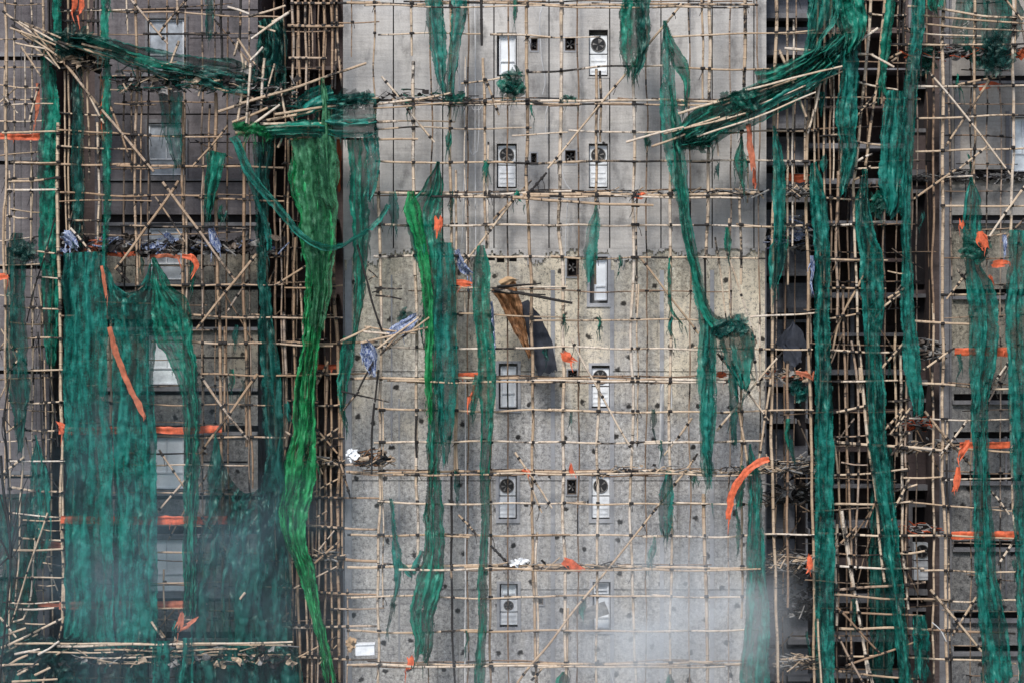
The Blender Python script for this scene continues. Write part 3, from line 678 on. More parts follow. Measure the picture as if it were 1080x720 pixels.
braces = [(719, 4, 578, 178), (545, 205, 489, 278), (676, 273, 736, 352), (603, 358, 668, 476), (544, 476, 582, 536), (544, 722, 686, 542), (686, 542, 736, 478), (484, 543, 504, 565), (517, 575, 537, 596, dict(burn=.7)),
          (756, 372, 811, 443), (755, 455, 826, 372), (402, 80, 459, 150), (512, 83, 526, 122, dict(burn=.4)), (576, 182, 556, 207, dict(burn=.8)), (765, 262, 798, 362, dict(r=1.0)), (772, 380, 797, 540, dict(r=1.5)),
          (793, 350, 801, 412), (813, 400, 801, 482), (551, 488, 572, 540, dict(r=1.0)), (560, 716, 572, 704)]
scaffold('tall bamboo scaffold gridding the pale central wall between the two light wells', 620, ups, leds, braces)

# inner row behind it, thin and darker
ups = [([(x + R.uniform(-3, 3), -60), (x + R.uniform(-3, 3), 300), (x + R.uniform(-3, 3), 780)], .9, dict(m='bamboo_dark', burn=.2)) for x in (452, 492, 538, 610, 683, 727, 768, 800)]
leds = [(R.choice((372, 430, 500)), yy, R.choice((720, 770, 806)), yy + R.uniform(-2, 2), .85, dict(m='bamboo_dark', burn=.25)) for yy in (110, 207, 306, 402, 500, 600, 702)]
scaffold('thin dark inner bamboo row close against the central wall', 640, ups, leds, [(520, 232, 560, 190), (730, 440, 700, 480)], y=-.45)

# left wing
ups = [([(143, -60), (143, 210), (145, 300)], 1.6), ([(139, 78), (139, 182)], 1.0), ([(193, 108), (193, 330)], 1.6), ([(197, 225), (197, 330)], 1.2), ([(227, 98), (229, 270), (232, 360), (234, 480), (235, 660)], 1.8),
       ([(236.5, 345), (238, 455)], 1.2), ([(257, 150), (257, 300), (259, 360), (261, 470)], 1.8), ([(264, 400), (266, 515)], 1.2), ([(151.5, 450), (152, 640)], 1.2), ([(156.5, 445), (157, 682)], 1.7), ([(117, 335), (117, 445)], 1.2),
       ([(235, -60), (234, 62)], 1.6, DK), ([(253, -60), (253, 55)], 1.5, DK), ([(186.5, -60), (187, 26)], 1.5), ([(134, -20), (135, 36)], 1.0, dict(m='bamboo_pale')), ([(149, 76), (149, 290)], .9), ([(157, 20), (157, 300)], .8, DK),
       ([(221, 110), (221, 200)], 1.1), ([(173, 600), (175, 700)], 1.0), ([(110, 440), (109, 690)], 1.1), ([(200, 330), (197, 540)], 1.1), ([(147, 510), (146, 690)], .8, dict(m='bamboo_pale')), ([(214, 160), (212, 640)], .8, dict(m='bamboo_dark'))]
leds = [(110, 12, 300, 18, 1.2), (150, 36, 240, 37, 1.1, DK), (120, 111, 165, 110, 1.0), (60, 140, 235, 145, 1.2, dict(burn=.3)), (12, 171, 300, 178, 1.3), (62, 203, 210, 208, 1.2), (62, 213, 160, 213, .9), (205, 208, 300, 212, 1.1, dict(burn=.4)),
        (128, 238, 262, 240, 1.0, dict(burn=.6)), (168, 300, 300, 302, 1.2), (62, 332, 120, 333, 1.0), (200, 333, 340, 335, 1.2), (160, 361, 352, 363, 1.5), (205, 395, 340, 396, 1.2), (110, 425, 300, 427, 1.0), (160, 459, 300, 461, 1.2), (118, 489, 262, 491, 1.0),
        (118, 519, 250, 521, 1.0), (120, 551, 250, 553, .9), (160, 582, 280, 583, 1.2), (160, 613, 240, 613, 1.0), (118, 641, 250, 644, 1.0)]
braces = [(50, 45, 162, 182, dict(r=1.7)), (172, 192, 247, 296, dict(r=1.6)), (137, 0, 178, 48), (200, -6, 168, 36), (115, 112, 138, 173), (240, 133, 204, 176), (188, 191, 122, 284, dict(r=1.7)), (122, 283, 137, 298, dict(r=1.6)), (271, 268, 206, 346, dict(r=1.6)), (210, 394, 261, 463, dict(r=1.6)),
          (272, 394, 212, 478, dict(r=1.6)), (168, 474, 199, 521), (202, 498, 164, 542), (210, 539, 245, 589), (163, 208, 195, 255, dict(r=1.0)), (160, 655, 174, 672)]
scaffold('bamboo scaffold over the sooty left wing with crossed diagonal braces', 190, ups, leds, braces, m='bamboo_mid')

# left edge ladder-like tower
ups = [([(5, -60), (6, 180), (3, 230), (5, 330), (6, 430)], 1.5), ([(27, 48), (27, 135)], .9), ([(10, 180), (10, 700)], .9), ([(33, 170), (32, 255)], 1.0), ([(61, 130), (61, 250), (64, 360), (65, 480), (66, 600), (67, 655)], 1.9),
       ([(64.5, 400), (66, 560), (69, 640)], 1.3), ([(44, -60), (46, 60)], 1.5), ([(49, -60), (50, 42)], 1.1, DK), ([(53, -60), (54, 45)], 1.2, DK), ([(65, -60), (65, 42)], 1.6, DK), ([(71, -60), (73, 260)], 1.2), ([(77, -60), (78, 180)], 1.1, DK), ([(87, 60), (87, 260)], 1.2, dict(burn=.4)), ([(93, -60), (94, 190)], 1.4, dict(burn=.3)),
       ([(101, -60), (103, 40)], 1.4, DK), ([(104, 130), (104, 255)], 1.4), ([(68, 55), (70, 250)], 1.0), ([(99, -20), (98, 35)], 1.2, DK), ([(82, 90), (83, 200)], 1.0, DK), ([(35, 355), (33, 430)], 1.0), ([(40, 350), (46, 480), (62, 520)], .8, DK), ([(52, 395), (62, 470)], 1.1, DK), ([(48, 380), (48, 560)], .8), ([(26, 440), (22, 540), (16, 640)], 1.1),
       ([(42, 540), (30, 640), (14, 655)], 1.2), ([(28, 460), (44, 540)], .7), ([(58, 230), (28, 340)], .8, DK), ([(36, 300), (34, 345)], 1.0), ([(40, 300), (44, 345)], 1.0)]
leds = [(0, 90, 42, 92, .8, dict(m='bamboo_pale')), (0, 110, 55, 110, .9), (0, 139, 62, 141, 1.2), (10, 171, 60, 171, 1.1), (8, 202, 62, 200, 1.2, dict(m='bamboo_pale')), (10, 190, 60, 188, 1.4), (8, 228, 30, 231, 1.0, dict(m='bamboo_pale')), (75, 232, 104, 233, 1.2),
        (8, 262, 62, 266, 1.1, dict(m='bamboo_pale')), (8, 291, 66, 294, 1.1, dict(m='bamboo_pale')), (7, 323, 66, 325, 1.1, dict(m='bamboo_pale')), (25, 356, 64, 357, 1.1, dict(m='bamboo_pale')), (13, 389, 66, 391, 1.1, dict(m='bamboo_pale')), (10, 423, 67, 424, 1.1, dict(m='bamboo_pale')), (18, 452, 68, 454, 1.2, dict(m='bamboo_pale')),
        (10, 485, 68, 486, 1.2, dict(m='bamboo_pale')), (12, 515, 68, 519, 1.3, dict(m='bamboo_pale')), (8, 541, 66, 545, 1.1, dict(m='bamboo_pale')), (25, 548, 66, 549, 1.0, dict(m='bamboo_pale')), (40, 558, 64, 558, .8, dict(m='bamboo_pale')), (20, 567, 66, 569, 1.3, dict(m='bamboo_pale')), (16, 580, 68, 579, 1.3, dict(m='bamboo_pale')), (45, 593, 64, 594, .8, dict(m='bamboo_pale')), (19, 609, 66, 610, 1.0, dict(m='bamboo_pale')), (40, 619, 58, 618, .8),
        (2, 634, 64, 635, 1.0), (12, 641, 64, 642, 1.1, dict(m='bamboo_pale')), (28, 657, 60, 655, .9), (60, 11, 140, 10, 1.0), (60, 22, 104, 23, 1.1, dict(burn=.4)), (62, 156, 150, 157, 1.0, dict(burn=.4)), (62, 120, 112, 121, .9)]
braces = [(18, 92, 0, 108, dict(r=1.0)), (2, 100, 18, 120, dict(r=.9)), (32, 128, 42, 88, dict(r=1.2)), (75, 240, 98, 268), (60, 40, 110, 130, dict(r=1.4)), (12, 362, 28, 385), (24, 375, 8, 392), (0, 500, 26, 482, dict(r=1.4)), (8, 455, 26, 441, dict(r=1.3)), (0, 650, 17, 672, dict(r=1.3)), (0, 683, 66, 652, dict(r=1.5)), (0, 692, 40, 668), (67, 650, 60, 682), (50, 540, 12, 655, dict(r=1.1))]
scaffold('narrow ladder-like bamboo scaffold of pale rungs at the left edge', 35, ups, leds, braces)

# left light well tower
ups = [([(307, -60), (309, 95)], 1.5), ([(314.5, -60), (317, 95)], 1.6), ([(321, -60), (323, 95)], 1.4), ([(328, -60), (330, 60)], 1.0, dict(m='bamboo_dark')), ([(341, -60), (341, 92)], 1.5), ([(348.5, -60), (351, 92)], 1.5), ([(352, -60), (356, 50), (361, 92)], 1.3, dict(burn=.3)), ([(355, -60), (353, 95)], 1.2, DK),
       ([(353, 148), (352, 300), (357, 360), (358, 480), (357, 560), (359, 780)], 1.9), ([(361, 400), (361, 600)], 1.1), ([(304, 148), (303, 300)], 1.3), ([(311, 250), (310, 420), (312, 500)], 1.3), ([(317, 300), (322, 420)], 1.2), ([(300, 330), (302, 470)], 1.6, dict(m='bamboo_dark')),
       ([(345, 380), (343, 540), (341, 700)], 1.4, dict(m='bamboo_dark')), ([(337, 470), (335, 780)], 1.1, dict(m='bamboo_dark')), ([(349, 420), (350, 780)], 1.2), ([(329, 560), (329, 780)], 1.1, dict(m='bamboo_dark')), ([(315, 600), (316, 780)], 1.5), ([(305, 570), (308, 660)], 1.5, dict(burn=.4)), ([(323, 620), (325, 780)], 1.2), ([(290, 180), (291, 520)], 1.2, dict(m='bamboo_dark')), ([(281, 160), (283, 470)], 1.0, dict(m='bamboo_dark')),
       ([(296, 230), (299, 480)], .9, dict(m='bamboo_dark')), ([(332, 330), (333, 480)], .9), ([(366, 620), (366, 780)], .8), ([(372, -60), (371, 60)], .7, dict(m='bamboo_dark'))]
leds = [(270, 271, 300, 270, 1.0), (300, 303, 360, 301, .9), (265, 333, 360, 336, 1.1), (300, 362, 398, 362, 1.3), (300, 396, 398, 394, 1.2), (325, 427, 365, 428, 1.0), (325, 460, 362, 462, .9), (325, 487, 400, 490, 1.7), (330, 524, 400, 526, 1.1), (324, 555, 400, 558, 1.3), (324, 586, 400, 590, 1.7), (328, 624, 400, 626, 1.3), (290, 659, 400, 661, 1.5), (290, 691, 400, 694, 1.6), (352, 642, 405, 642, 1.1),
        (305, 28, 362, 27, 1.6), (305, 62, 345, 62, 1.3), (305, 148, 400, 146, 1.3), (270, 100, 300, 99, 1.0), (306, 4, 400, 3, 1.3), (352, 24, 400, 22, .9), (345, 600, 360, 600, .9)]
braces = [(330, 470, 356, 452), (300, 455, 326, 470), (330, 448, 356, 478), (325, 600, 358, 570), (310, 620, 356, 596, dict(r=1.0)), (288, 625, 305, 612), (288, 662, 305, 645), (290, 722, 314, 698), (300, 700, 356, 670, dict(r=1.0)), (275, 715, 282, 722), (332, 545, 346, 538), (325, 470, 340, 500, dict(r=1.0)), (330, 520, 357, 505, dict(r=1.0)), (336, 580, 352, 560, dict(r=.9)), (336, 700, 356, 680, dict(r=.9)),
          (333, 405, 346, 380), (357, 480, 370, 525), (262, 295, 240, 330), (290, 300, 350, 262, dict(r=1.2))]
scaffold('dense bamboo tower standing in the dark left light well', 330, ups, leds, braces, y=-1.0, m='bamboo_mid')

# right light well: leaning outer poles
ups = [([(919, -60), (919, 0), (911, 90), (902, 180), (899, 200), (901, 260), (906, 360), (908, 414)], 1.6), ([(935, -60), (934, 0), (925, 90), (914, 176)], 1.7), ([(944, -60), (942, 0), (937, 45), (930, 110)], 1.3), ([(906, 360), (911, 420), (918, 480), (926, 540), (933, 612)], 1.7), ([(888, 538), (899, 610), (912, 680), (921, 725), (930, 790)], 1.8), ([(892, 556), (903, 630), (917, 716)], 1.3),
       ([(880, 460), (886, 525), (890, 562)], 1.2), ([(940, 595), (950, 660), (958, 725), (965, 790)], 1.6, dict(m='bamboo_pale')), ([(884, 180), (883, 340)], 1.6, dict(m='bamboo_dark')), ([(876, 0), (876, 330)], 1.1, dict(m='bamboo_dark')), ([(870, -60), (869, 380)], 1.2), ([(922, 238), (908, 295), (885, 340), (876, 378)], 1.3), ([(898, 360), (905, 440), (904, 600)], 1.3, dict(m='bamboo_dark')), ([(889, 300), (892, 440), (897, 560), (898, 780)], 1.3, dict(m='bamboo_dark')),
       ([(944, 350), (945, 480)], 1.4), ([(950, 365), (952, 560), (959, 642)], 1.5), ([(956, 380), (955, 620)], 1.1, dict(m='bamboo_dark')), ([(884, 540), (882, 660)], 1.5), ([(963, 60), (960, 300)], 1.1, dict(m='bamboo_dark')), ([(985, 40), (984, 330)], 1.3, dict(m='bamboo_dark')), ([(984, 320), (985, 780)], 1.3), ([(975, -60), (973, 90)], 1.0, DK), ([(956, -60), (953, 50)], 1.7, dict(burn=.35)), ([(949, -20), (948, 60)], 1.0, DK), ([(908, 190), (906, 260)], 1.0), ([(866, 200), (864, 420)], .9), ([(873, 375), (871, 520)], .8, dict(m='bamboo_dark')), ([(889, 60), (886, 200)], 1.2), ([(880, 20), (879, 190)], 1.0, dict(burn=.3))]
leds = [(918, 15, 955, 17, 1.3, dict(m='bamboo_pale')), (862, 144, 900, 143, 1.0), (905, 86, 945, 96, 1.1, dict(m='bamboo_pale')), (900, 150, 936, 154, 1.2, dict(m='bamboo_pale')), (902, 178, 936, 178, 1.2, dict(m='bamboo_pale')), (868, 208, 934, 212, 1.1, dict(m='bamboo_pale')), (862, 238, 936, 234, 1.4), (862, 272, 936, 275, 1.4), (868, 303, 936, 304, 1.1), (868, 336, 905, 331, 1.2), (877, 371, 946, 371, 1.2, dict(m='bamboo_pale')), (877, 402, 946, 402, 1.3, dict(m='bamboo_pale')), (878, 434, 912, 428, 1.3, dict(m='bamboo_pale')),
        (882, 466, 1000, 476, 1.6, dict(m='bamboo_pale')), (876, 501, 955, 496, 1.2, dict(m='bamboo_pale')), (876, 532, 962, 529, 1.3, dict(m='bamboo_pale')), (862, 563, 1000, 565, 1.3, dict(m='bamboo_pale')), (878, 596, 975, 601, 1.4, dict(m='bamboo_pale')), (880, 622, 975, 615, 1.5, dict(m='bamboo_dark')), (880, 627, 1000, 633, 1.2, dict(m='bamboo_pale')), (880, 644, 975, 650, 1.3, dict(m='bamboo_dark')), (882, 661, 982, 663, 1.4, dict(m='bamboo_pale')), (884, 708, 975, 715, 1.2), (884, 692, 930, 690, 1.0),
        (880, 460, 916, 460, .8, dict(m='bamboo_dark')), (886, 489, 915, 489, .9, dict(m='bamboo_dark')), (884, 585, 930, 586, .9, dict(m='bamboo_dark')), (935, 424, 960, 421, 1.3, dict(m='bamboo_pale')), (935, 457, 960, 455, 1.3, dict(m='bamboo_pale')), (935, 520, 968, 512, 1.3), (945, 583, 975, 580, 1.4), (930, 47, 960, 48, 1.0, dict(burn=.3)), (935, 288, 962, 290, 1.0)]
braces = [(946, 62, 932, 72), (952, 56, 936, 64), (905, 115, 925, 108), (930, 388, 952, 362, dict(r=1.3)), (952, 430, 934, 452, dict(r=1.4)), (960, 430, 938, 458, dict(r=1.1)), (930, 325, 950, 310), (936, 315, 962, 298), (902, 125, 922, 100, dict(r=1.0)), (926, 520, 912, 555, dict(r=1.0, m='bamboo_dark')), (880, 580, 904, 555, dict(m='bamboo_dark')), (884, 668, 912, 725, dict(r=1.4, m='bamboo_dark')), (893, 702, 975, 674, dict(m='bamboo_dark')), (882, 640, 930, 690, dict(m='bamboo_dark')), (940, 480, 954, 462), (928, 475, 936, 466), (940, 600, 946, 570, dict(r=1.0)), (940, 540, 958, 505, dict(r=1.5)), (903, 170, 920, 162), (900, 190, 914, 184), (912, 182, 918, 176), (944, 545, 930, 560)]
scaffold('leaning bowed bamboo scaffold in front of the dark right light well', 910, ups, leds, braces, y=-1.2, burn=.18)

# right wing
ups = [([(995, -60), (994, 180), (994, 360), (994, 480), (997, 600), (1000, 790)], 1.8), ([(998, 440), (1002, 600), (1004, 790)], 1.2, dict(burn=.5)), ([(1029, -60), (1028, 100), (1027, 200)], 1.5, dict(burn=.3)), ([(1069, -60), (1068, 180), (1065, 250)], 1.7), ([(1071, -60), (1071, 60)], 1.1), ([(1066, 360), (1068, 520), (1071, 570)], 1.4), ([(1075, 590), (1076, 790)], 1.3, dict(burn=.4)), ([(1037, 340), (1037, 790)], 1.0, dict(m='bamboo_dark'))]
leds = [(957, 8, 1085, 20, 1.3), (965, 17, 1085, 27, 1.2), (975, 27, 1085, 34, 1.1), (955, 32, 1035, 39, 1.0), (940, 47, 1085, 48, 1.3, dict(burn=.4)), (965, 92, 1085, 90, 1.4), (965, 124, 1085, 121, 1.3, dict(burn=.3)), (965, 160, 1085, 155, 1.4), (994, 186, 1030, 185, 1.0), (994, 217, 1085, 217, 1.2), (1030, 248, 1062, 248, 1.2), (994, 311, 1060, 311, 1.2), (965, 340, 1025, 343, 1.4), (965, 405, 1085, 409, 1.3),
        (955, 441, 1068, 442, 1.1), (1005, 474, 1068, 476, 1.4), (994, 505, 1070, 505, 1.2), (950, 504, 994, 504, 1.2), (955, 531, 1072, 538, 1.1), (998, 564, 1085, 568, 1.2), (970, 601, 1075, 602, 1.2), (975, 633, 1075, 633, 1.1), (980, 664, 1072, 666, 1.5, dict(m='bamboo_dark')), (958, 692, 1072, 698, 1.2)]
braces = [(980, 76, 1066, 184, dict(r=1.4)), (1048, 77, 998, 155, dict(r=1.4)), (1010, 178, 960, 212), (1085, 193, 1040, 258, dict(r=1.4)), (1021, 285, 998, 316), (1010, 284, 1020, 296), (975, 433, 1023, 491, dict(r=1.6)), (1021, 443, 992, 481), (1066, 378, 1040, 415), (1043, 515, 1064, 543), (983, 622, 1035, 687, dict(r=1.6)), (1030, 629, 1005, 670), (1073, 563, 1053, 596, dict(r=1.5)), (1040, 155, 1012, 178), (970, 392, 1008, 366, dict(r=1.3)), (1010, 90, 1060, 82, dict(r=1.2)), (1045, -20, 1078, 22)]
scaffold('bamboo scaffold on the right wing with long crossed braces', 1030, ups, leds, braces)

def random_row(label, cx, x0, x1, nu, y, sp, m='bamboo_dark', tilt=4, t0=-40, t1=770, nb=8):
    U = []
    for k in range(nu):
        x = x0 + (x1 - x0) * (k + R.uniform(.2, .8)) / nu; d = R.uniform(-tilt, tilt); a = t0 if R.random() < .5 else R.uniform(t0, 300); b = t1 if R.random() < .5 else R.uniform(a + 160, t1)
        U.append(([(x, a), (x + d * .5 + R.uniform(-2, 2), (a + b) / 2), (x + d, b)], R.uniform(.7, 1.15), dict(m=m, burn=.3)))
    Ls = []; t = t0 + 10
    while t < t1:
        a = x0 + R.uniform(-4, (x1 - x0) * .3); b = x1 - R.uniform(-4, (x1 - x0) * .3); Ls.append((a, t + R.uniform(-3, 3), b, t + R.uniform(-3, 3), R.uniform(.6, 1.0), dict(m=m, burn=.3))); t += sp * R.uniform(.8, 1.2)
    B = []
    for k in range(nb):
        a = R.uniform(x0, x1); b = min(x1 + 5, max(x0 - 5, a + R.choice((-1, 1)) * R.uniform(15, 45))); t = R.uniform(t0, t1 - 60); B.append((a, t, b, t + R.uniform(20, 80), dict(r=R.uniform(.7, 1.1), m=m)))
    return scaffold(label, cx, U, Ls, B, y=y)
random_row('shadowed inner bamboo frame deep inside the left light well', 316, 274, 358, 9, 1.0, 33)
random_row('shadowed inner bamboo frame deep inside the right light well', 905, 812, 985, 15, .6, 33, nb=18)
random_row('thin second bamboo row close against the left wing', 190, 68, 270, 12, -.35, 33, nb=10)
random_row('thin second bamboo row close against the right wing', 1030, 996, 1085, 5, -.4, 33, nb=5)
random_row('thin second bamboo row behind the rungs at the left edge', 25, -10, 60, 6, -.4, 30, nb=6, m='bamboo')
# ================================================================= LOOSE BAMBOO
def sticks(lst, label, group=None, y=-1.6, m='bamboo', cat='bamboo pole', **kw):
    for s in lst:
        yy = y + R.uniform(-.12, .12); r = s[4] if len(s) > 4 else 1.35
        o = one([(s[0], s[1]), ((s[0] + s[2]) / 2 + R.uniform(-.8, .8), (s[1] + s[3]) / 2 + R.uniform(-.8, .8)), (s[2], s[3])], yy, r, 'bamboo_pole', None, m, **kw)
        origin_to(o, at(s[0], s[1], yy)); tag(o, label, cat, group)
g = 'broken bamboo sticking out above the left light well'
sticks([(250, 41, 276, 76), (305, 14, 264, 41, 1.5), (254, 56, 256, 73), (278, 50, 264, 64), (259, 65, 251, 128, 1.7), (264, 67, 260, 130, 1.6), (278, 62, 274, 116, 1.7), (290, 68, 281, 102, 1.1), (295, 88, 300, 124), (240, 8, 262, 15), (262, 18, 300, 6), (272, 28, 290, 34), (247, 60, 252, 44), (286, 24, 306, 12)],
       'splintered grey bamboo end jutting up in the tangle above the left light well', g, m='bamboo_pale')
sticks([(230, 118, 309, 92, 1.6)], 'pale bamboo pole sloping across the tangle into the left light well', m='bamboo_pale')
sticks([(255, 110, 387, 67, 1.7)], 'long grey bamboo pole pointing up to the right past the central wall corner', m='bamboo_pale')
g = 'bamboo poles of the collapsed catch platform above the bright net'
sticks([(244, 130, 286, 112, 1.6), (264, 134, 296, 111, 1.6), (277, 128, 338, 116, 1.6), (275, 131, 420, 128, 1.6), (248, 140, 345, 138, 1.5), (290, 121, 400, 104, 1.5), (300, 145, 440, 147, 1.4), (293, 156, 297, 146), (262, 137, 340, 133, 1.3), (355, 120, 372, 104, 1.2)],
       'tan bamboo pole of the collapsed platform above the bright net', g)
sticks([(12, 20, 65, 40, 1.3), (14, 27, 60, 58, 1.3), (18, 32, 50, 50, 1.2), (20, 22, 72, 52, 1.3), (10, 30, 58, 48, 1.1), (25, 40, 60, 70, 1.2), (16, 46, 48, 52, 1.1), (22, 50, 42, 80, 1.2), (30, 28, 62, 66, 1.0), (4, 12, 40, 40, 1.3), (40, 42, 64, 74, 1.1), (28, 58, 52, 60, 1.0)],
       'short splayed bamboo in the fan of broken poles at the upper left', 'fan of broken poles at the upper left', burn=.15)
sticks([(60, 44, 268, 104, 1.6)], 'long bamboo pole edging the sagging dark net at the upper left')
sticks([(86, 46, 230, 84, 1.4)], 'second bamboo pole under the sagging dark net at the upper left')
sticks([(188, 44, 172, 95, 1.5)], 'short pale bamboo hanging over the left wing window', m='bamboo_pale')
sticks([(212, 90, 209, 102)], 'stub of bamboo poking below the sagging dark net')
g = 'poles of the fallen fan platform at the upper right'
sticks([(660, 151, 722, 134), (687, 155, 722, 142), (716, 120, 781, 102, 1.5), (785, 96, 889, 71, 1.3), (722, 136, 800, 116, 1.1), (735, 146, 860, 98, 1.1), (760, 112, 840, 84, 1.2), (700, 142, 760, 124, 1.2), (750, 130, 850, 90, 1.0), (770, 128, 888, 76, 1.0)],
       'bamboo pole threaded through the sloping torn net at the upper right', g, y=-1.84)
sticks([(822, 52, 853, 126, 1.7)], 'bamboo pole leaning down across the sloping torn net', m='bamboo_pale')
sticks([(828, 52, 921, 58, 1.7)], 'level grey bamboo pole above the sloping torn net', m='bamboo_pale')
sticks([(920, 58, 943, 71, 1.5)], 'short bamboo at the end of the level grey pole', m='bamboo_pale')
sticks([(902, 24, 882, 42, 1.5), (882, 42, 870, 88, 1.9), (926, 31, 904, 47, 1.5), (866, 85, 860, 118, 1.5), (862, 92, 864, 105, 1.5), (858, 115, 852, 140, 1.4), (886, 60, 868, 86, 1.3), (890, 18, 884, 50, 1.1)], 'splintered white bamboo in the knot of nets beside the right light well', 'splintered bamboo in the knot of nets', m='bamboo_pale')
sticks([(753, 143, 757, 165, 1.2)], 'short white stick hanging under the sloping torn net', m='bamboo_pale')
sticks([(863, 652, 866, 725, 1.3)], 'thin white pole in front of the broad green net strip', m='bamboo_pale')
sticks([(383, 350, 410, 352), (380, 362, 452, 345, 1.3), (405, 370, 452, 335, 1.3), (398, 368, 444, 333, 1.2), (360, 360, 392, 344, 1.4), (384, 345, 440, 352, 1.1), (400, 375, 420, 352, 1.2)], 'broken bamboo lying in the bundle with the blue striped sheet', 'broken bamboo bundle with the blue sheet')
sticks([(377, 258, 388, 300, 1.3), (388, 300, 399, 340, 1.3), (399, 338, 412, 368, 1.3), (388, 296, 396, 292, .8), (392, 308, 404, 304, .8), (396, 312, 424, 316, 1.1), (388, 285, 398, 293, .8)], 'charred black stick leaning against the wall beside the left green net', 'charred sticks beside the left green net', burn=.8)
sticks([(395, 380, 378, 412, 1.2), (378, 412, 362, 432, 1.2), (360, 412, 410, 424, 1.0), (398, 390, 395, 424, 1.2), (395, 424, 392, 500, 1.3)], 'charred crooked stick above the small rubbish pile', 'charred crooked sticks above the rubbish pile', burn=.7)
sticks([(439, 438, 440, 482, 1.5)], 'short black charred pole segment on the left of the central wall', burn=1.0)
sticks([(508, 0, 508, 48, 1.7)], 'black burnt pole hanging from the top edge beside the white cables', burn=1.0, ends=False)
sticks([(635, 150, 637, 152), (519, 304, 570, 299, 1.0), (520, 305, 603, 319, 1.8), (524, 302, 560, 300, 1.0), (519, 308, 575, 311, 1.0)], 'charred beam jutting right from the scorched brown sheet', 'charred beams by the scorched brown sheet', burn=.9)
g = 'loose bamboo on the bottom left platform'
sticks([(15, 679, 160, 678, 1.2), (60, 681, 310, 676, 1.3), (100, 686, 250, 684, 1.1), (150, 690, 306, 689, 1.2), (80, 694, 200, 692, 1.1), (200, 680, 308, 680, 1.1), (30, 688, 120, 687, 1.0), (200, 697, 300, 699, 1.0), (70, 700, 180, 697, .9)], 'bamboo pole laid along the bottom left platform', g, y=-1.8)
sticks([(10, 700, 30, 690), (15, 690, 42, 684), (34, 704, 44, 694), (0, 702, 40, 700), (20, 708, 40, 698), (12, 718, 60, 716), (36, 712, 52, 704), (44, 720, 50, 700), (0, 672, 26, 662), (8, 680, 24, 672), (40, 690, 62, 676), (18, 712, 30, 706)], 'short broken bamboo in the heap at the bottom left corner', 'broken bamboo at the bottom left corner', y=-1.9, m='bamboo_pale')
sticks([(258, 625, 252, 632), (160, 655, 172, 672), (187, 662, 200, 640)], 'stray bamboo sliver caught in the lower left nets', 'stray bamboo slivers in the lower left nets')

# charred branches against the left edge
tr = empty('charred_branch', at(12, 640, -2.2), 'leafless black branches radiating in front of the left edge scaffold', 'branch')
bl = [([(0, 480), (4, 520), (10, 560), (12, 590), (8, 630), (2, 690), (-2, 780)], 1.6), ([(11, 588), (18, 550), (26, 510), (31, 500)], .9), ([(11, 588), (24, 545), (28, 512)], .8), ([(10, 590), (0, 570), (-12, 560)], 1.3), ([(9, 588), (-4, 600), (-14, 602)], 1.1),
      ([(12, 586), (6, 545), (-4, 505)], 1.1), ([(12, 588), (20, 575), (25, 560)], .7), ([(2, 440), (6, 470), (9, 520), (11, 560)], 1.2), ([(6, 470), (2, 455), (4, 430)], .7), ([(14, 585), (18, 600), (4, 660)], .8), ([(10, 400), (5, 440), (7, 500)], 1.0), ([(5, 440), (16, 452), (24, 445)], .6), ([(9, 560), (16, 548), (18, 530)], .6)]
for p, r in bl:
    mb = MB(); P = path(p, -2.2, .12, .02, R.random() * 50); n = len(P); mb.tube(P, lambda i: r / S * (1 - .6 * i / n), lambda i: (1, 0, 0), 6); rel(mb.build('branch', M['char']), tr)

# ================================================================= NETS
G = 'torn green safety nets'
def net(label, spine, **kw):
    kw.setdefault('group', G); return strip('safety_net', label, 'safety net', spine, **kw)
net('long bright green net falling down the left light well and bending right at its foot', [(330, 146, 44), (330, 180, 44), (333, 240, 34), (333, 300, 23), (328, 360, 16), (323, 410, 22), (322, 450, 24), (316, 500, 30), (310, 540, 30), (311, 565, 27), (318, 590, 20), (327, 620, 15), (335, 655, 12), (342, 690, 12), (350, 735, 12)], m='net_bright', amp=.06, wisps=16, y=-1.55)
net('faded olive green net sheet behind the top of the long bright net', [(328, 146, 42), (334, 200, 40), (338, 250, 34), (338, 300, 26), (333, 350, 16)], m='net_olive', y=-1.68, amp=.05)
net('short bright green net hung from the collapsed platform down to a point', [(340, 82, 3), (343, 105, 7), (345, 140, 15), (347, 180, 20), (348, 205, 16), (352, 218, 5)], m='net_olive', y=-1.75, amp=.05)
net('narrow green net swag looping between the platform and the central wall', [(247, 144, 8), (262, 180, 12), (290, 215, 10), (318, 247, 7), (344, 261, 6), (366, 257, 4), (388, 243, 4), (405, 224, 5), (413, 208, 8)], m='net_sheer', y=-1.8, amp=.04, wisps=8, end=0)
net('thin green net cord hanging left of the swag', [(250, 150, 8), (262, 185, 6), (272, 215, 5), (282, 245, 7), (284, 268, 4)], m='net_teal', y=-1.7, amp=.03)
net('small torn net patch hanging from the right end of the swag', [(414, 202, 7), (416, 222, 10), (416, 240, 6)], m='net_teal', y=-1.6, amp=.03, wisps=6)
net('green net strip falling along the left edge of the central wall', [(378, 146, 22), (378, 190, 20), (380, 240, 18), (379, 280, 14), (380, 310, 12), (375, 345, 6), (371, 372, 2)], m='net', wisps=14)
net('dark teal net tail beside the corner of the central wall', [(390, 140, 16), (394, 170, 14), (391, 200, 9), (389, 212, 3)], m='net_teal', y=-1.65)
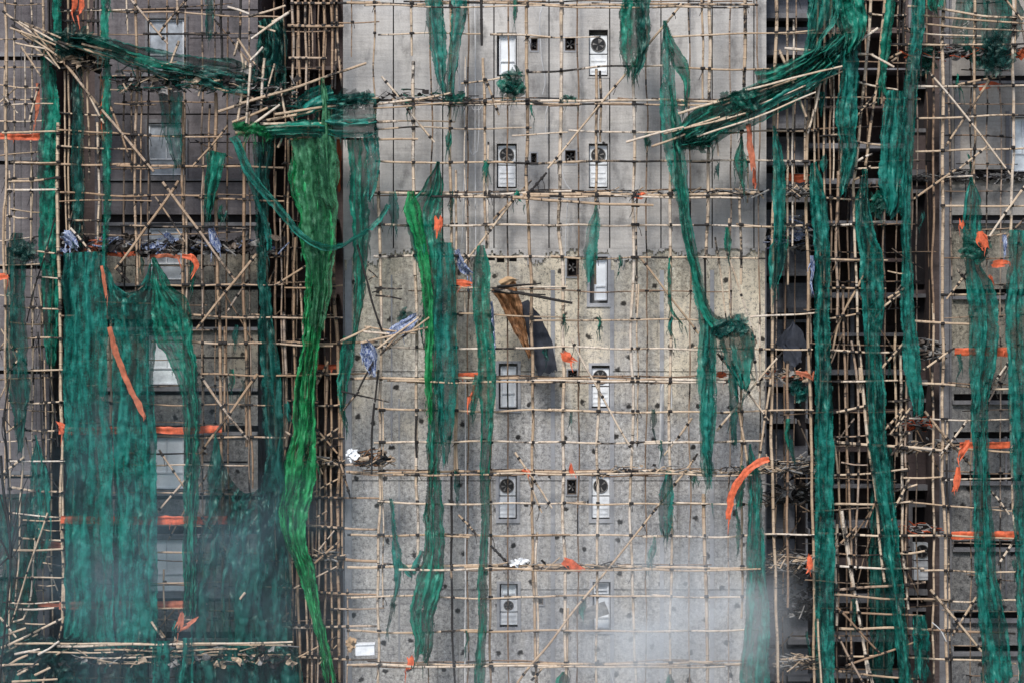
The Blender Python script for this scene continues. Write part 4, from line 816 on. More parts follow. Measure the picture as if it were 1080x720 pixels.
net('wide pointed green net peaking beside the orange patch, long tail to the lower wall', [(462, 171, 3), (457, 198, 20), (449, 222, 38), (450, 250, 34), (454, 290, 20), (458, 360, 18), (459, 440, 16), (457, 500, 14), (458, 545, 20), (458, 580, 22), (452, 620, 26), (446, 650, 26), (447, 680, 20), (441, 705, 6)], m='net', wisps=18, amp=.06)
net('fresh green fold running down the left of the wide pointed net', [(433, 202, 6), (436, 225, 18), (443, 255, 12), (450, 300, 10), (452, 345, 9), (453, 400, 8), (455, 450, 4)], m='net_bright', y=-1.68, amp=.04)
net('teal net panel hanging just left of the blue plastic', [(469, 256, 18), (470, 300, 21), (471, 360, 23), (471, 400, 23), (471, 440, 18), (470, 472, 10), (470, 496, 3)], ragged=.5, m='net_teal', y=-1.62, amp=.045)
net('long dark green net strip from the blue plastic to the bottom edge', [(507, 259, 8), (508, 285, 18), (509, 330, 19), (513, 370, 19), (514, 410, 19), (514, 440, 14), (512, 500, 11), (511, 560, 9), (509, 640, 10), (506, 735, 12)], ragged=.5, m='net', y=-1.6, wisps=10)
net('short ragged tail hanging left of the long dark green strip', [(505, 395, 10), (502, 415, 9), (498, 438, 4)], m='net', y=-1.7, wisps=6)
net('left half of the net pair hanging from the top edge', [(458, -20, 20), (459, 20, 20), (462, 55, 17), (466, 85, 9), (470, 100, 4)], m='net_teal', wisps=12)
net('right half of the net pair hanging from the top edge', [(485, -20, 15), (483, 20, 15), (478, 60, 12), (475, 90, 8), (479, 112, 6)], m='net_teal', wisps=12)
net('tiny net scrap hanging at the top edge above the upper air conditioner', [(544, -15, 7), (543, 10, 6), (542, 26, 2)], m='net', wisps=3)
net('thick dark bundle of net hanging from the top edge right of centre', [(669, -20, 26), (668, 20, 27), (668, 50, 27), (667, 70, 18), (666, 82, 6)], m='net', amp=.10, wisps=22, y=-1.6)
net('hanging darker layer of the thick dark net bundle', [(676, -20, 16), (678, 30, 15), (676, 60, 9), (671, 78, 3)], m='net_dark', y=-1.75, amp=.08)  # darker net strip laid over the front of the bundle
net('very long sheer net sweeping right to the green knot and on down the wall', [(702, 22, 4), (704, 60, 14), (705, 110, 19), (711, 150, 22), (716, 180, 18), (721, 220, 12), (727, 255, 11), (736, 300, 12), (744, 335, 15), (746, 365, 20), (746, 420, 19), (746, 460, 17), (745, 490, 13), (748, 515, 5), (751, 530, 2)], m='net_sheer', wisps=12, amp=.05, y=-1.7, ragged=.7)
net('tight twisted green rope of net running inside the very long sheer net', [(707, 90, 3), (713, 150, 7), (717, 185, 9), (722, 225, 8), (728, 262, 8), (738, 305, 9), (748, 332, 12), (760, 345, 16)], m='net', wisps=6, amp=.05, y=-1.8, ragged=.5)
net('dark folded net hanging under the left of the knot', [(748, 338, 10), (748, 380, 14), (746, 430, 14), (746, 470, 10), (749, 500, 4)], m='net_teal', wisps=8, amp=.06, y=-1.78, ragged=.6)
net('twisted net strand off the top of the very long sheer net', [(701, 22, 3), (707, 45, 12), (717, 68, 14), (724, 88, 8), (723, 112, 3)], m='net', y=-1.65, wisps=10)
net('bright green net tail draped below the knot', [(766, 340, 30), (776, 358, 36), (779, 380, 27), (784, 402, 15), (786, 412, 4)], m='net_teal', y=-1.75, amp=.08, wisps=10)
net('narrow teal net hanging under the knot', [(772, 385, 9), (773, 410, 10), (774, 440, 9), (774, 468, 5)], m='net_teal', y=-1.6)
net('pointed dark net beside the curled orange strip, widening to the bottom edge', [(791, 468, 3), (795, 500, 15), (796, 540, 15), (798, 600, 20), (799, 650, 25), (796, 735, 32)], ragged=.5, m='net_teal', y=-1.6, wisps=8)
net('leaf-like net scrap against the left of the curled orange strip', [(784, 490, 4), (781, 520, 10), (779, 540, 5)], m='net', y=-1.7, wisps=3)
net('thin hanging net scrap below the curled orange strip', [(777, 542, 3), (778, 560, 5), (778, 582, 2)], m='net', y=-1.6, wisps=6)
net('short teal net hanging from a ledger in the lower middle right', [(704, 496, 5), (702, 518, 15), (703, 545, 14), (704, 570, 5)], m='net_teal', wisps=5)
net('sheer leaf-shaped net in front of the small two-pane window', [(629, 212, 2), (626, 240, 13), (623, 270, 14), (622, 300, 5)], m='net_sheer', wisps=3, amp=.03)
net('broad net curtain at the top edge left of the leaning poles', [(872, -20, 36), (868, 15, 34), (858, 45, 16), (850, 66, 6)], m='net_sheer', y=-1.75, wisps=8)
net('rumpled net hood at the top edge over the right light well', [(893, -20, 34), (897, 15, 32), (900, 35, 26), (895, 52, 14)], m='net', y=-1.85, amp=.09, wisps=8)
net('sloping net on the fallen fan platform at the upper right', [(722, 142, 26), (745, 130, 30), (775, 116, 27), (810, 100, 24), (845, 82, 22), (872, 62, 24), (895, 38, 22)], m='net', y=-1.7, amp=.10, wavelength=None, wisps=24, end=0) if False else None
def slope_net(label, spine, **kw): return net(label, spine, **kw)
slope_net('sloping ragged net over the fallen fan platform at the upper right', [(722, 144, 24), (735, 136, 34), (750, 126, 34), (780, 112, 28), (812, 99, 22), (845, 82, 20), (872, 62, 22), (898, 36, 22)], m='net', y=-1.72, amp=.10, wisps=30, end=0)
slope_net('wide see-through layer of net stretched under the sloping net', [(715, 150, 18), (745, 136, 40), (780, 118, 40), (812, 104, 36), (845, 84, 30), (872, 64, 30), (895, 40, 26)], m='net_sheer', y=-1.62, amp=.12, wisps=20, end=0, ragged=.7)
slope_net('tight lower hem of the sloping net', [(748, 142, 8), (780, 128, 9), (815, 108, 9), (850, 90, 9), (880, 72, 10)], m='net_teal', y=-1.8, amp=.04, end=0)
slope_net('upper torn flap of the sloping net', [(797, 80, 14), (820, 76, 12), (845, 64, 11), (868, 50, 12)], m='net', y=-1.8, amp=.07, wisps=12, end=0)
net('heavy green net column beneath the splintered white bamboo', [(897, 44, 16), (896, 80, 20), (893, 130, 21), (896, 160, 19), (892, 182, 15), (888, 206, 5)], m='net_teal', y=-1.6, amp=.07, wisps=12)
net('long smooth net from the top edge down the middle of the right light well', [(970, -20, 14), (966, 40, 14), (960, 100, 15), (956, 180, 11), (956, 260, 11), (958, 330, 14), (961, 380, 18), (967, 420, 15), (967, 442, 7)], ragged=.5, m='net_teal', y=-1.65, wisps=8, amp=.045)
net('gauzy net bag hanging left of the long smooth net', [(945, 96, 18), (943, 130, 27), (943, 180, 30), (941, 215, 20), (937, 228, 5)], m='net_teal', y=-1.55, wisps=8)
net('slim net between the leaning poles at the top', [(940, -20, 10), (936, 40, 9), (931, 80, 8), (931, 102, 6)], m='net', y=-1.5, wisps=4)
net('long green net following the leaning pole to the bottom edge', [(912, 178, 6), (910, 215, 14), (914, 250, 20), (920, 280, 24), (921, 330, 22), (920, 360, 17), (924, 420, 19), (927, 480, 19), (937, 540, 20), (943, 600, 17), (949, 660, 13), (957, 735, 15)], ragged=.5, m='net_teal', y=-1.5, wisps=14)
net('broad straight net strip covering the left pole of the right light well', [(857, 172, 7), (862, 200, 15), (866, 250, 18), (867, 330, 16), (868, 400, 18), (870, 480, 20), (870, 560, 20), (870, 640, 20), (871, 735, 17)], ragged=.5, m='net_teal', y=-1.6, wisps=14)
net('pointed net hanging over the right edge of the central wall', [(816, 133, 2), (820, 165, 12), (820, 200, 14), (822, 240, 12), (819, 275, 17), (815, 306, 8)], m='net_teal', y=-1.5, wisps=8)
net('small pointed net beside the straight orange strip', [(782, 144, 2), (781, 172, 14), (784, 200, 4)], m='net', y=-1.5, wisps=10)
net('small hanging net scrap on the broken pole above the knot', [(767, 240, 3), (767, 256, 7), (768, 270, 2)], m='net', y=-1.4, wisps=4)
net('thin net ribbon beside the leaning brace right of the small window', [(706, 272, 2), (706, 300, 4), (708, 325, 3), (722, 345, 2)], m='net', y=-1.4, wisps=5)
net('long net with a knotted head beside the orange rag on the right wing', [(1025, 187, 3), (1026, 210, 17), (1025, 240, 20), (1029, 265, 26), (1027, 281, 15), (1036, 315, 30), (1037, 370, 29), (1034, 430, 20), (1034, 480, 17), (1037, 550, 21), (1041, 610, 24), (1049, 670, 30), (1056, 735, 34)], ragged=.5, m='net_teal', y=-1.6, wisps=14)
net('wide net curtain at the right edge', [(1078, 243, 26), (1076, 320, 32), (1076, 400, 24), (1079, 500, 24), (1083, 600, 22), (1086, 735, 22)], ragged=.5, m='net_teal', y=-1.65, wisps=8)
net('tattered net hanging low in front of the sooty air conditioner', [(970, 648, 14), (971, 675, 17), (971, 700, 12), (972, 716, 18)], m='net_teal', y=-1.6, wisps=18, amp=.05)
net('dark flat net sheet deep in the right light well', [(930, 470, 24), (930, 600, 27), (931, 735, 27)], m='net_dark', y=-.6, wisps=3)
net('tall net drop at the left edge from the fan of poles downward', [(45, 40, 8), (50, 70, 17), (53, 110, 21), (52, 160, 21), (51, 220, 21), (53, 300, 19), (54, 355, 16), (55, 392, 8)], m='net', y=-1.1, wisps=8)
net('narrow net right of the black poles in the upper left', [(111, -20, 10), (111, 60, 9), (112, 150, 10), (112, 220, 8), (108, 290, 5)], m='net', y=-1.35, wisps=8)
net('slim dark net between the black poles in the upper left', [(83, 60, 9), (82, 120, 12), (81, 190, 13), (82, 262, 10)], m='net_dark', y=-1.3, wisps=10)
net('green net shred inside the upper left pole cluster', [(60, -20, 9), (60, 30, 8), (62, 60, 5)], m='net', y=-1.5, wisps=6)
net('large flat green net curtain at the lower left', [(88, 266, 42), (90, 320, 45), (90, 400, 46), (94, 480, 49), (95, 560, 50), (94, 700, 52)], m='net_teal', y=-1.65, amp=.04, wav=13, wisps=10, ragged=.35)
net('sagging net curtain with a deep dip right of the large flat one', [(136, 284, 46), (138, 330, 44), (141, 400, 44), (143, 480, 46), (142, 560, 46), (142, 690, 46)], m='net_teal', y=-1.6, amp=.05, wav=11, swag=24, wisps=10, ragged=.4)
net('triangular net corner sloping right below the burnt platform', [(161, 272, 4), (168, 300, 20), (178, 325, 40), (185, 350, 40), (192, 375, 28), (200, 420, 17), (202, 500, 15), (200, 600, 15), (199, 655, 13)], m='net', y=-1.7, wisps=10)
net('dark green net hanging down the left light well beside the bright one', [(276, 150, 22), (277, 200, 14), (276, 260, 11), (279, 320, 14), (284, 380, 20), (288, 430, 20), (288, 490, 20), (286, 520, 18)], m='net_dark', y=-1.3, wisps=6)
net('broad dark teal net sagging between two points at the lower left', [(262, 470, 66), (262, 520, 84), (258, 580, 96), (255, 640, 104), (254, 735, 110)], m='net_dark', y=-1.5, amp=.06, wav=14, swag=48, wisps=6, ragged=.3, end=0)
net('dull green net with a bunched head at the left edge', [(18, 246, 12), (17, 270, 20), (17, 330, 20), (20, 400, 24), (22, 450, 12), (22, 480, 5)], m='net_dark', y=-1.45, wisps=8)
net('conical net shred at the lower left edge', [(38, 458, 2), (40, 490, 14), (42, 520, 22), (42, 560, 26), (40, 600, 10)], m='net_teal', y=-1.3, wisps=6)
net('sheer net sheet behind the black branches', [(16, 520, 36), (18, 580, 42), (18, 640, 44), (14, 700, 44)], m='net_dark', y=-1.0, wisps=3)
net('grey green gauze hanging in front of the left wing upper window', [(178, 84, 24), (180, 110, 24), (182, 140, 20), (188, 175, 8)], m='net_dark', y=-1.4, wisps=8)
net('dark net scrap draped over a ledger right of the left wing windows', [(228, 160, 20), (224, 185, 18), (221, 210, 12), (219, 232, 3)], m='net', y=-1.4, wisps=8)
net('narrow dark net hanging from the top edge over the left wing', [(222, -20, 11), (221, 20, 10), (221, 42, 5)], m='net_dark', y=-1.4, wisps=4)
net('sagging dark net hammock stretched across the upper left', [(75, 44, 14), (110, 50, 20), (150, 62, 26), (195, 72, 32), (240, 80, 34), (268, 88, 26)], m='net_dark', y=-1.6, amp=.09, wisps=26, end=0)
net('green upper edge of the sagging hammock net', [(90, 42, 8), (130, 56, 10), (170, 68, 9), (205, 76, 6)], m='net', y=-1.7, amp=.05, wisps=6, end=0)
net('smoky dark net bundle in the mouth of the left light well', [(285, 20, 24), (290, 50, 34), (285, 80, 40), (283, 112, 30)], m='net_dark', y=-1.2, amp=.1, wisps=20)
net('thin curling net ribbon low on the central wall', [(412, 525, 4), (416, 560, 6), (419, 590, 11), (417, 620, 6), (412, 650, 4), (409, 668, 2)], m='net_teal', y=-1.4, wisps=6)
net('short net loop joining the curling ribbon to the wide pointed net', [(418, 590, 5), (427, 598, 7), (434, 606, 8), (440, 592, 6), (446, 578, 5)], m='net_teal', y=-1.4, wisps=3, end=0)
net('ragged green net beside the corner pole below the blue striped rag', [(368, 355, 12), (366, 380, 16), (362, 400, 12), (361, 430, 5), (364, 450, 2)], m='net', y=-1.4, wisps=10)
net('tiny dark net scrap beside the lower dark pole', [(482, 494, 5), (482, 512, 6), (482, 528, 3)], m='net_dark', y=-1.4, wisps=2)
net('lower net flap hanging beneath the bottom left platform', [(170, 675, 18), (170, 700, 18), (170, 735, 18)], m='net_teal', y=-1.95, wisps=3)
net('second net flap hanging beneath the bottom left platform, right of the first', [(198, 672, 10), (198, 700, 13), (197, 735, 14)], m='net_teal', y=-1.95, wisps=3)
net('dark net spread under the bottom left platform', [(160, 683, 300), (160, 710, 310), (160, 745, 310)], m='net_dark', y=-1.7, amp=.07, wav=16, wisps=4, ragged=.1, end=0)
net('green net tuft hanging from the top edge of the right wing', [(986, -20, 20), (986, 4, 18), (987, 12, 6)], m='net', wisps=5)
net('soot darkened net hanging across the top of the right wing', [(1035, -20, 60), (1040, 15, 66), (1040, 45, 60), (1040, 70, 30)], m='net_dark', y=-1.0, amp=.07, wisps=14)
net('tiny green net peak at the bottom edge, lower centre', [(594, 708, 4), (594, 718, 14), (594, 740, 18)], m='net', wisps=3)
net('tiny green net peak at the bottom edge, right of centre', [(706, 710, 4), (706, 722, 9), (706, 740, 12)], m='net', wisps=5)
net('wispy green net shreds scattered low right of centre', [(690, 565, 3), (688, 580, 7), (683, 592, 3)], m='net_sheer', wisps=14)
for lab, zs, grp in (('small scrap of green net snagged on the central scaffold', [(400, 806, 20, 690)] * 26, 'small net scraps on the central scaffold'),
                     ('small scrap of green net snagged on the scaffold of a light well', [(272, 360, 20, 690)] * 10 + [(830, 985, 20, 700)] * 16, 'small net scraps in the light wells'),
                     ('small scrap of dark net snagged on the left wing scaffold', [(66, 268, 90, 660)] * 14, 'small net scraps on the left wing'),
                     ('small scrap of green net snagged on the right wing scaffold', [(996, 1076, 60, 700)] * 8, 'small net scraps on the right wing')):
    for (a, b, c_, d_) in zs:
        x = R.uniform(a, b); yy = min(rows, key=lambda q: abs(q - R.uniform(c_, d_))) if a > 350 and b < 900 else R.uniform(c_, d_); yy = R.choice(rows) if (a, b) == (400, 806) else yy
        ln = R.uniform(6, 26); w0 = R.uniform(2, 6)
        net(lab, [(x, yy - 1, w0), (x + R.uniform(-2, 2), yy + ln * .5, w0 * R.uniform(.6, 1.6)), (x + R.uniform(-4, 4), yy + ln, w0 * .3)], m=R.choice(('net', 'net_dark', 'net_teal')), wisps=4, y=-1.3, group=grp, amp=.04)
def nclump(label, *a, **kw):
    kw.setdefault('group', G); return clump('safety_net', label, 'safety net', *a, **kw)
nclump('bunched net around a bare gap over the upper left air conditioner recess', 540, 78, 26, 9, m='net', amp=.1)
nclump('bunched green net lump just above the second row of recesses', 540, 94, 28, 20, m='net', amp=.14)
net('stretched teal net wall on the front of the collapsed platform', [(343, 121, 40), (360, 122, 46), (380, 122, 46), (398, 121, 40)], m='net_teal', y=-1.72, amp=.07, wav=6, wisps=16, end=0, ragged=.5)
net('sagging net floor under the left of the collapsed platform', [(268, 139, 8), (290, 138, 14), (315, 136, 18), (343, 136, 18)], m='net', y=-1.75, amp=.06, wisps=10, end=0)
net('torn net draped over the back rail of the collapsed platform', [(308, 122, 12), (322, 112, 22), (338, 104, 24), (352, 98, 16)], m='net_teal', y=-1.5, amp=.09, wisps=14, end=0)
nclump('crumpled dark teal net wad on top of the collapsed platform', 372, 106, 40, 12, m='net_dark', layers=2, amp=.12, y=-1.75, wisps=12)
nclump('bright green frayed net edge on the tip of the collapsed platform', 266, 138, 40, 12, m='net_bright', layers=2, amp=.10, y=-1.8)
nclump('round green knot of net on the right half of the central wall', 770, 345, 32, 24, m='net_teal', layers=3, amp=.14, y=-1.9)
nclump('torn net clump at the lower end of the fallen fan platform', 735, 146, 40, 22, m='net', layers=2, amp=.16, y=-1.6, wisps=20)
nclump('net clump in the middle of the fallen fan platform', 778, 106, 44, 20, m='net', layers=2, amp=.14, y=-1.85, wisps=14, rot=.3)
nclump('net clump hooked on the short ledger left of the fan platform', 682, 148, 8, 16, m='net', layers=1, amp=.08, wisps=4)
nclump('dark ragged net ball on the top ledgers of the right wing', 1051, 52, 26, 44, m='net_dark', layers=3, amp=.14, y=-1.6, wisps=20)
nclump('dark ragged net on the second ledger of the right wing', 975, 60, 22, 34, m='net', layers=2, amp=.12, y=-.9)
nclump('burnt net matted on the fan of poles at the upper left', 70, 46, 60, 18, m='net_dark', layers=3, amp=.14, y=-1.4, wisps=20)
nclump('matted dark net on the bunched head at the left edge', 24, 262, 30, 24, m='net_dark', layers=2, amp=.12, y=-1.55)
nclump('wadded net around the knotted head of the right wing net', 1027, 264, 30, 22, m='net', layers=1, amp=.09, y=-1.8, wisps=5)
nclump('scrap of green net on the thick ledger in the upper centre', 601, 104, 18, 6, m='net', layers=1, amp=.07, wisps=8)
nclump('scrap of green net snagged under the top edge net pair', 480, 106, 18, 10, m='net', layers=2, amp=.09, wisps=8)
nclump('teal net wad on the ledger inside the right light well', 842, 410, 22, 26, m='net_teal', layers=2, amp=.12, y=-1.0, wisps=6)
nclump('green net wad between poles near the blue bundle', 430, 336, 20, 18, m='net_teal', layers=1, amp=.12, y=-1.3, wisps=14)
nclump('wad of net high between the leaning poles', 925, 215, 18, 26, m='net', layers=2, amp=.1, y=-1.4)
nclump('shredded net tangle among the bamboo at the bottom left corner', 40, 690, 90, 40, m='net_dark', layers=2, amp=.2, y=-1.7, wisps=30)

# ================================================================= ORANGE SHEETS, RAGS, CLOTH
OG = 'orange tarpaulin strips and rags'
def rag(label, spine, y=-1.4, m='orange', name='tarpaulin_strip', cat='tarpaulin', **kw):
    kw.setdefault('wisps', 1); kw.setdefault('amp', .012); kw.setdefault('ragged', .9); kw.setdefault('end', .12); kw.setdefault('wav', 8)
    return strip(name, label, cat, spine, y=y, m=m, group=kw.pop('group', OG), **kw)
def hband(label, x0, x1, yc, h, y, m='orange', dy=0):
    h *= .85
    return rag(label, [(x0, yc, h), ((x0 + x1) / 2, yc + dy, h), (x1, yc, h)], y=y, m=m, ragged=.35, end=0)
hband('orange band on the left edge scaffold, topmost', 0, 43, 144, 8, -.9)
hband('long orange band behind the nets across the lower left, upper of two', 62, 234, 453, 9, -1.36)
hband('long orange band behind the nets across the lower left, lower of two', 64, 240, 547, 10, -1.36, dy=1)
hband('faded orange band glimpsed through the nets above the bottom left platform', 62, 205, 637, 9, -1.0, 'orange_dull')
hband('short faded orange band behind the left edge rungs', 38, 66, 574, 8, -.9, 'orange_dull')
hband('thin faded band behind the left edge rungs, lowest', 38, 66, 638, 6, -.9, 'orange_dull')
hband('orange band at mid height of the right wing', 1007, 1066, 371, 10, -1.0)
hband('orange band crossing the right wing below the middle', 1012, 1068, 469, 8, -1.0)
hband('lowest orange band on the right wing', 1003, 1074, 564, 10, -1.0)
hband('small orange band left of the dark green net strip', 481, 504, 394, 4.5, -1.1)
hband('tattered orange cloth lying along the burnt platform, left', 72, 98, 262, 6, -1.0, 'orange_dull', dy=-2)
hband('tattered orange cloth lying along the burnt platform, right', 112, 150, 266, 6, -1.0, dy=2)
hband('faded orange cloth on the burnt platform just left of the curling rag', 158, 190, 271, 5, -1.0, 'orange_dull', dy=-1)
rag('orange rag curling down at the right end of the burnt platform', [(192, 270, 4), (203, 272, 7), (207, 281, 6), (202, 291, 3)])
rag('upright orange strip between nets at the upper left', [(109, 84, 4), (108, 120, 5), (110, 151, 3)], y=-1.1)
rag('orange rag hanging beside the tall left net', [(40, 88, 3), (41, 110, 5), (38, 128, 2)], y=-1.1, m='orange_dull')
rag('orange scraps at the top edge over the black poles', [(78, -12, 8), (77, 8, 6), (75, 14, 3)])
rag('second orange scrap at the top edge over the black poles', [(86, -12, 5), (86, 6, 5), (84, 12, 2)])
rag('long faded orange strap hanging inside the sagging net', [(116, 345, 5), (124, 375, 6), (136, 405, 6), (146, 425, 6), (152, 438, 3)], y=-1.78, m='orange_dull')
rag('thin faded strap above the long orange strap', [(108, 280, 3), (110, 300, 4), (111, 312, 3)], y=-1.8, m='orange_dull')
rag('rust red cloth roll hanging below the collapsed platform', [(356, 146, 8), (356, 175, 9), (357, 200, 5)], y=-1.1, m='rust')
rag('orange patch stuck on the peak of the wide pointed net', [(463, 230, 8), (462, 240, 9), (461, 247, 7)], y=-1.85)
rag('orange rag tucked under the blue plastic', [(481, 297, 6), (490, 298, 8), (498, 299, 6)], y=-1.5)
rag('small hanging orange rag left of the left column window', [(501, 404, 2), (500, 414, 5), (498, 421, 6)], y=-1.6)
rag('orange rag caught on a pole beside the scorched panel', [(593, 371, 4), (598, 376, 10), (604, 380, 5)])
rag('small orange rag cone on the ledger above the lower vents', [(602, 488, 2), (602, 494, 5), (603, 499, 7)])
rag('small orange rag snagged at a joint left of the cone-shaped one', [(550, 498, 3), (554, 497, 7), (557, 499, 3)])
rag('large red orange rag draped over a ledger at the lower centre', [(593, 592, 8), (601, 595, 10), (613, 600, 5)])
rag('small orange rag tied to a joint in the upper right of the wall', [(668, 206, 5), (673, 207, 8), (678, 206, 4)])
rag('straight faded orange strip hanging under the sloping net', [(790, 131, 5), (792, 155, 7), (795, 178, 5)], y=-1.7, m='orange_dull')
rag('thin orange strip below the straight faded one', [(795, 180, 3), (795, 191, 4), (795, 197, 2)], m='orange')
rag('curled orange strip arching beside the pointed dark net', [(811, 484, 6), (798, 488, 7), (782, 502, 7), (773, 518, 7), (769, 535, 6), (768, 546, 4)], y=-1.8)
rag('orange patch glimpsed beside the lower long sheer net', [(757, 396, 7), (762, 396, 9), (766, 397, 7)], y=-1.0)
rag('orange rag in the litter of the right light well, lower', [(854, 586, 3), (853, 596, 7), (850, 601, 6)], y=-1.5)
rag('rust orange cloth showing inside the top of the right light well', [(830, 186, 8), (842, 188, 9), (852, 187, 7)], y=-.6, m='rust')
rag('orange rag on the knotted net of the right wing', [(1034, 244, 7), (1037, 254, 14), (1040, 262, 9)], y=-1.9)
rag('faint orange flash at the left side of the knotted net', [(1015, 232, 3), (1016, 238, 5)], y=-1.8)
rag('orange scrap right of the knotted net, upper', [(1047, 278, 7), (1054, 278, 9), (1061, 279, 7)], y=-.9)
rag('tiny orange scrap right of the knotted net, lower', [(1044, 290, 2), (1046, 294, 4), (1048, 298, 2)], y=-.9)
rag('orange tail dangling under the middle band of the right wing', [(1011, 492, 4), (1010, 505, 8), (1007, 518, 6)], y=-1.4)
rag('orange corner hanging from the middle band of the right wing', [(1022, 465, 6), (1015, 475, 6), (1012, 483, 3)], y=-1.5)
rag('dull rust cloth lying on the ledger at the upper right', [(1032, 92, 5), (1045, 89, 8), (1056, 90, 4)], y=-1.0, m='rust')
rag('small orange tag at the bottom beside the wide pointed net', [(433, 692, 7), (433, 700, 7), (430, 706, 3)])
rag('orange knot at the left edge pole, upper', [(-2, 292, 5), (5, 291, 8), (9, 292, 5)], y=-1.5)
rag('orange knot on the left ladder pole', [(62, 445, 5), (66, 449, 8), (68, 452, 5)], y=-1.5)
rag('faded orange rag perched on the bottom left platform, upright half', [(192, 645, 4), (191, 655, 6), (189, 663, 4)], y=-2.0, m='orange_dull')
rag('faded orange rag perched on the bottom left platform, sloping half', [(208, 652, 3), (200, 658, 5), (192, 662, 5)], y=-2.0, m='orange_dull')
hband('rust cloth on a ledger of the left light well tower', 335, 355, 386, 6, -.9, 'rust')
rag('red cloth tail among the litter of the right light well', [(840, 392, 4), (850, 394, 5), (857, 399, 3)], y=-1.3, m='orange_dull')
# blue striped plastic
for lab, sp, yy in (('blue and white striped plastic rag hanging beside the corner pole', [(384, 360, 9), (389, 374, 18), (393, 395, 6)], -1.7),
                    ('blue striped sheet caught in the broken bamboo bundle', [(408, 354, 6), (420, 347, 12), (432, 340, 14), (440, 334, 8)], -1.5),
                    ('blue plastic tangle between two hanging nets', [(481, 264, 5), (485, 276, 8), (490, 285, 8), (497, 290, 6)], -1.3),
                    ('crumpled white and blue sack in the litter of the burnt platform', [(66, 248, 8), (74, 252, 14), (80, 262, 8)], -1.3),
                    ('dark blue sheet hanging over the right of the burnt platform', [(222, 240, 6), (225, 252, 12), (230, 262, 8)], -1.3),
                    ('narrow blue strip beside the broad straight net', [(856, 270, 3), (857, 285, 4), (855, 300, 2)], -1.7),
                    ('thin blue and white ribbon along the right of the dark green strip', [(519, 318, 3), (519, 340, 4), (521, 362, 2)], -1.5),
                    ('blue plastic piece at the edge of the right curtain', [(1060, 248, 4), (1060, 260, 5), (1060, 268, 2)], -1.7)):
    strip('plastic_sheet', lab, 'plastic sheet', sp, y=yy, m='blue', amp=.06, wav=5, wisps=3, ragged=1.0, group='blue and white plastic sheets')
strip('scorched_sheet', 'scorched brown sheet folded over the scaffold in the centre', 'sheet', [(531, 301, 28), (538, 318, 22), (547, 342, 15), (558, 376, 4)], y=-1.0, m='brown', amp=.07, wav=9, wisps=0, ragged=.5)
strip('charred_board', 'flat charred black panel leaning below the scorched brown sheet', 'panel', [(553, 318, 10), (562, 340, 19), (571, 365, 24), (579, 393, 21)], y=-.9, m='navy', amp=.006, wav=30, wisps=0, ragged=.1, end=.03)
strip('scorched_sheet', 'small orange brown fold on top of the scorched sheet', 'sheet', [(527, 300, 8), (536, 296, 9), (543, 295, 4)], y=-1.1, m='tan', amp=.05, wav=6, wisps=0)
strip('charred_board', 'dark pointed panel inside the right light well', 'panel', [(838, 339, 2), (838, 352, 22), (836, 366, 36)], y=-.7, m='navy', amp=.01, wav=30, wisps=0, ragged=.1, end=.02)
strip('charred_board', 'second dark sheet low in the right light well', 'panel', [(828, 362, 8), (836, 374, 20), (842, 384, 10)], y=-.8, m='navy', amp=.03, wav=20, wisps=0, ragged=.3, end=.02)
strip('wooden_plank', 'grey weathered plank leaning low on the central wall', 'plank', [(640, 640, 14), (616, 648, 12), (606, 640, 6)], y=-.3, m='ash', amp=.015, wav=12, wisps=0, ragged=.1, end=0)

# ================================================================= CABLES
def cable(label, pts, y=-.3, r=.55, m='white_cable'):
    mb = MB(); P = path(pts, y, .1, .006, R.random() * 40); mb.tube(P, lambda i: r / S, lambda i: (0, .5, 0), 5)
    o = mb.build('cable', M[m]); origin_to(o, P[0]); tag(o, label, 'cable', 'cables hanging down the facade')
cable('straight white cable running down left of the upper recesses', [(501, -60), (501, 100), (502, 345)], r=.7)
cable('thin white cable beside the net pair, left', [(485, 38), (484, 110), (485, 90)])
cable('white cable dropping from the second row to the blue plastic', [(490, 60), (490, 180), (487, 258)], r=.8)
cable('white cable loop below the first heavy ledger', [(493, 108), (494, 150), (498, 164), (503, 160), (505, 130), (504, 105)])
cable('small loop of white cable hanging at the left ledger', [(495, 103), (499, 116), (506, 116), (510, 104)])
cable('crooked white cable between the top vents', [(572, 8), (569, 20), (571, 60), (575, 85), (572, 100)])
cable('forked white cable under the upper heavy ledger', [(580, 105), (576, 120), (576, 140)])
cable('white cable loop around the corner of the wall', [(592, 180), (597, 195), (608, 206)])
cable('thin white wire falling past the small two-pane window', [(599, 210), (597, 250), (596, 300)])
cable('arched white hose low in the middle right of the wall', [(696, 500), (697, 420), (700, 404), (705, 402), (708, 410), (708, 430)], r=.9)
cable('long grey conduit down the right part of the smooth wall', [(726, -60), (726, 180), (725, 262)], r=.8, y=-.12)
cable('long thin white rope beside the dark pole', [(491, 400), (491, 560), (490, 780)], y=-.8, r=.7)
cable('curled white wire in the top left of the lower wall', [(642, 700), (646, 715), (650, 730)])
cable('looped wire between joints at lower right of wall', [(983, 656), (992, 664), (998, 676)], y=-1.3)

